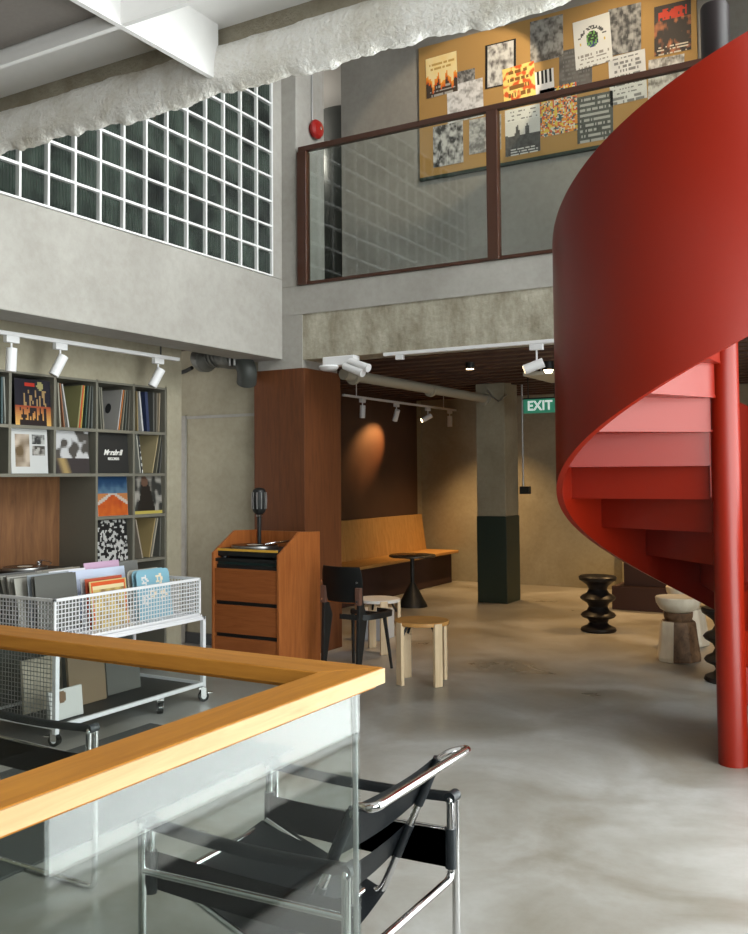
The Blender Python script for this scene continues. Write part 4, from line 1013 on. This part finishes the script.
# records in the basket: rows of sleeves facing the room
rngc = random.Random(3)
def cart_rec(x, y, z, tilt, col, fn, label, w=.315, th=.006, yaw=0, rounded=False):
    o = empty('record', (x, y+w/2, z), label, 'record', 'records in the wire cart')
    R_ = Matrix.Translation((x, y, z)) @ Matrix.Rotation(yaw, 4, 'Z') @ Matrix.Rotation(tilt, 4, 'Y')
    m = MB()
    if rounded:
        k = .03; pts = [(0, 0), (w, 0), (w, w-k), (w-.01, w-.008), (w-k, w), (k, w), (.01, w-.008), (0, w-k)]
        m.prism(pts, 'x', -th, 0, m=R_)
    else: m.box(-th, 0, 0, w, 0, w, m=R_)
    m.build('sleeve', flat(col), o, bevel=.0012)
    if fn: art_obj('cover_print', R_ @ Vector((0, .012, .005)), R_.to_3x3() @ Vector((0, w-.024, 0)), R_.to_3x3() @ Vector((0, 0, w-.012)), 26, 26, fn, o, PRINTG)
    return o
def c_yel(u, v):
    if v > .93 or u < .05 or u > .95: return (.60, .10, .03)
    if v > .86: return (.72, .60, .35)
    return mixc((.60, .45, .16), (.25, .16, .07), (nz(u, v, 6, 17)-.45)*3)
def c_blue(u, v):
    for cx_, cy_ in ((.22, .80), (.70, .80), (.45, .5), (.8, .45), (.2, .4)):
        d = math.hypot(u-cx_, (v-cy_)); a = math.atan2(v-cy_, u-cx_); rr = .10+.03*math.cos(5*a)
        if d < rr*.45: return (.25, .45, .55)
        if d < rr: return (.80, .66, .48) if cx_ > .3 else (.72, .68, .66)
    return (.22, .42, .52)
bins = [3.745, 4.165, 4.585]
# bottom row near the front mesh, then further back
front = [
 (0, -4.30, .62, (.09, .09, .08), None, 'dark grey sleeve in the front of the left bin'), (0, -4.325, .62, (.11, .105, .095), None, 'charcoal sleeve just behind the dark grey one'),
 (0, -4.36, .625, (.30, .33, .36), None, 'bluish grey sleeve behind the charcoal ones'), (1, -4.285, .585, (.55, .42, .17), c_yel, 'yellow record with a red border in the middle bin'),
 (1, -4.32, .60, (.42, .07, .03), None, 'red sleeve behind the yellow record'), (1, -4.36, .60, (.5, .5, .52), None, 'pale sleeve third in the middle bin'),
 (2, -4.275, .60, (.22, .42, .52), c_blue, 'light blue record with cream flowers in the right bin'), (2, -4.31, .60, (.25, .44, .52), None, 'pale blue sleeve behind the flowered one'),
 (2, -4.35, .60, (.45, .42, .36), None, 'beige sleeve third in the right bin')]
for b, x, z, c, fn, lab in front:
    cart_rec(x, bins[b]+(.04, .03, .005)[b], z-(.0, .035, .02)[b], -.14, c, fn, lab, rounded=(b == 2))
back = [
 (4.10, -4.47, .605, (.55, .60, .74), None, 'pale lilac blue sleeve in the middle of the cart'), (4.06, -4.50, .615, (.68, .68, .72), None, 'white sleeve edge in the middle of the cart'),
 (4.42, -4.56, .635, (.55, .36, .50), None, 'pink lilac sleeve at the back of the cart'), (4.40, -4.49, .60, (.55, .62, .76), None, 'light blue white sleeve in front of the pink one'),
 (4.60, -4.56, .62, (.16, .16, .15), None, 'dark sleeve at the back right of the cart'), (3.76, -4.50, .62, (.2, .19, .17), None, 'brown grey sleeve at the back left of the cart'),
 (3.76, -4.62, .62, (.1, .1, .1), None, 'black sleeve furthest back on the left of the cart'), (4.15, -4.64, .61, (.28, .25, .2), None, 'tan sleeve furthest back in the middle of the cart')]
for y, x, z, c, fn, lab in back: cart_rec(x, y, z, -.16, c, fn, lab)
# a fanned row of soft outer sleeves on the left
for k in range(7):
    cart_rec(-4.40-.028*k, 3.742+.006*k-.0, .625+.004*k, -.22-.03*k, [(.32, .31, .27), (.16, .155, .135), (.42, .41, .37), (.12, .12, .105), (.36, .35, .31), (.1, .1, .09), (.3, .29, .26)][k], None,
      ['pale', 'brown', 'cream', 'black', 'grey', 'dark', 'dusty'][k]+' sleeve, %s from the front in the fanned row at left' % ['first', 'second', 'third', 'fourth', 'fifth', 'sixth', 'seventh'][k], w=.30)
# records and boxes on the lower shelf
def low(y, x, w, h, c, lab, fn=None, tilt=-.1):
    o = empty('record', (x, y+w/2, .108), lab, 'record', 'records on the lower shelf of the cart')
    R_ = Matrix.Translation((x, y, .112)) @ Matrix.Rotation(tilt, 4, 'Y')
    MB().box(-.02, 0, 0, w, 0, h, m=R_).build('sleeve', flat(c), o)
    if fn: art_obj('cover_print', R_ @ Vector((0, .002, .002)), R_.to_3x3() @ Vector((0, w-.004, 0)), R_.to_3x3() @ Vector((0, 0, h-.004)), 20, 20, fn, o, PRINTG)
low(3.80, -4.22, .25, .17, (.5, .5, .48), 'white sleeve with a brown blot on the lower shelf of the cart', lambda u, v: (.16, .10, .06) if math.hypot((u-.38)/.12, (v-.75)/.22) < 1 else (.52, .52, .50))
low(4.10, -4.38, .30, .30, (.17, .12, .07), 'brown sleeve standing on the lower shelf of the cart')
low(4.45, -4.42, .30, .30, (.09, .09, .08), 'dark sleeve at the right of the lower cart shelf')
low(3.86, -4.50, .30, .31, (.35, .31, .24), 'tan sleeve at the back of the lower cart shelf')

# rug
o = MB().box(-.04, .50, 1.9, 4.15, 0, .014).build('reflection_mat', plain('reflection_mat_black', (.02, .02, .019), .95, bump=.4, bscale=200), None, bevel=.004); tag(rebase(o, (.23, 3.0, 0)), 'unseen black mat added by the shop window to darken the glass reflection', 'mat')  # unseen mat, added to darken what the balustrade glass mirrors
o = MB().box(-4.0, -2.95, 2.0, 4.38, 0.0, .012).build('rug', RUG, None, bevel=.004); tag(rebase(o, (-3.4, 3.7, 0)), 'dark grey rug on the concrete floor beside the record cart', 'rug')
# ================================================================== LIGHT
w = bpy.data.worlds.new('sky'); SC.world = w; w.use_nodes = True
bg = w.node_tree.nodes['Background']; bg.inputs[0].default_value = (1, .985, .96, 1); bg.inputs[1].default_value = 3.5
def area(name, loc, size, rot, power, col):
    l = bpy.data.lights.new(name, 'AREA'); l.shape = 'RECTANGLE'; l.size, l.size_y = size; l.energy = power; l.color = col
    o = bpy.data.objects.new(name, l); COL.objects.link(o); o.location = loc; o.rotation_euler = rot; return o
def spot(name, loc, aim, power, col, ang=50, blend=.6, r=.02):
    l = bpy.data.lights.new(name, 'SPOT'); l.energy = power; l.color = col; l.spot_size = math.radians(ang); l.spot_blend = blend; l.shadow_soft_size = r
    o = bpy.data.objects.new(name, l); COL.objects.link(o); o.location = loc; o.rotation_euler = Vector(aim).to_track_quat('-Z', 'Y').to_euler(); return o
DAY = (.985, .985, 1); WARM = (1, .62, .27)
# daylight at the windows, aimed into the room
area('daylight_window_low', (XR+.14, (WY0+WY1)/2, 1.45), (WY1-WY0+.3, 2.9), (0, PI/2, 0), 420, DAY).rotation_euler = Vector((-1, 0, 0)).to_track_quat('-Z', 'Y').to_euler()
area('daylight_window_high', (XR+.2, (UY0+UY1)/2, 4.7), (UY1-UY0+.2, 2.7), (0, 0, 0), 250, DAY).rotation_euler = Vector((-1, 0, -.25)).to_track_quat('-Z', 'Y').to_euler()
area('daylight_window_entrance', (XR+.2, .6, 1.9), (3.2, 1.6), (0, 0, 0), 135, DAY).rotation_euler = Vector((-1, .15, .1)).to_track_quat('-Z', 'Y').to_euler()
bpy.data.lights['daylight_window_high'].spread = math.radians(120)
# lamps
for (b, aim), pw in zip(BTH, (8, 25, 130, 60)):
    spot('bench_spot', b+Vector(aim).normalized()*.01, aim, pw, (1, .40, .12) if pw == 130 else WARM, 52, .9)
spot('beam_spot', FTB+Vector((-.85, -.25, -.32)).normalized()*.01, (-.85, .1, -.4), 10, WARM, 50)
for (b, aim) in LTH: spot('shelf_spot', b+Vector(aim).normalized()*.01, aim, 4, (1, .85, .65), 60)
spot('downlight_spot', (-2.94, 8.75, 2.46), (0, 0, -1), 40, WARM, 110, .8, .04)
for x, y, pw in ((-4.85, 11.6, 300), (-1.6, 9.6, 240), (-2.4, 11.6, 380), (-3.6, 8.4, 190)):
    e = empty('downlight', (x, y, 2.56), 'small downlight in the dark ceiling of the rear room', 'lamp', 'downlights of the rear room')
    MB().cyl((x, y, 2.60), (x, y, 2.52), .045).build('housing', BLACK, e, True); MB().cyl((x, y, 2.52), (x, y, 2.515), .036).build('lens', LAMPW, e, True)
    spot('downlight_spot', (x, y, 2.50), (0, 0, -1), pw, WARM, 105, .9, .04)
# picture light upstairs
e = empty('picture_spotlight', (-2.6, 7.6, 6.1), 'track spotlight upstairs shining on the cork board', 'lamp')
MB().box(-3.4, -1.6, 7.585, 7.615, 6.24, 6.3).build('track', TRACKW, e); b = spot_lamp(e, (-2.6, 7.6, 6.24), (-.2, 1, -.65), lens=LAMPW, axis='x'); b2 = spot_lamp(e, (-1.9, 7.6, 6.24), (-.3, 1.4, -.75), lens=LAMPW, axis='x'); spot('picture_spot', b2+Vector((-.2, 1, -.5)).normalized()*.02, (-.35, 1.4, -.8), 90, (1, .82, .58), 75, .8)
spot('picture_spot', b+Vector((-.2, 1, -.65)).normalized()*.02, (-1.25, 1.4, -.7), 140, (1, .80, .55), 47, .25)
area('room_light_behind_glass', (-6.6, 4.2, ZC-.05), (.6, 1.2), (0, 0, 0), 25, (1, .9, .75))
e = empty('added_ceiling_lamp', (-6.9, 9.4, 6.1), 'hidden round lamp added to brighten the upstairs ceiling behind the column', 'lamp'); MB().lathe([(0, 6.1), (.14, 6.1), (.16, 6.14), (.16, 6.3), (0, 6.3)], (-6.9, 9.4, 0)).build('added_lamp_shade', WHITEM, e, True)  # hidden lamp, added to brighten the far upstairs ceiling
l = bpy.data.lights.new('upstairs_fill', 'POINT'); l.energy = 70; l.color = (1, .93, .8); l.shadow_soft_size = .1; o = bpy.data.objects.new('upstairs_fill', l); COL.objects.link(o); o.location = (-6.9, 9.4, 5.95)

# ================================================================== RENDER LOOK
SC.view_settings.view_transform = 'Standard'; SC.view_settings.look = 'None'; SC.view_settings.gamma = 1; SC.view_settings.use_curve_mapping = False
SC.view_settings.exposure = -0.55
cy = SC.cycles
cy.use_denoising = True
try: cy.denoiser = 'OPENIMAGEDENOISE'; cy.denoising_input_passes = 'RGB_ALBEDO_NORMAL'
except Exception: pass
cy.max_bounces = 10; cy.diffuse_bounces = 5; cy.glossy_bounces = 4; cy.transmission_bounces = 6; cy.transparent_max_bounces = 12
cy.sample_clamp_indirect = 6; cy.caustics_reflective = False; cy.caustics_refractive = False
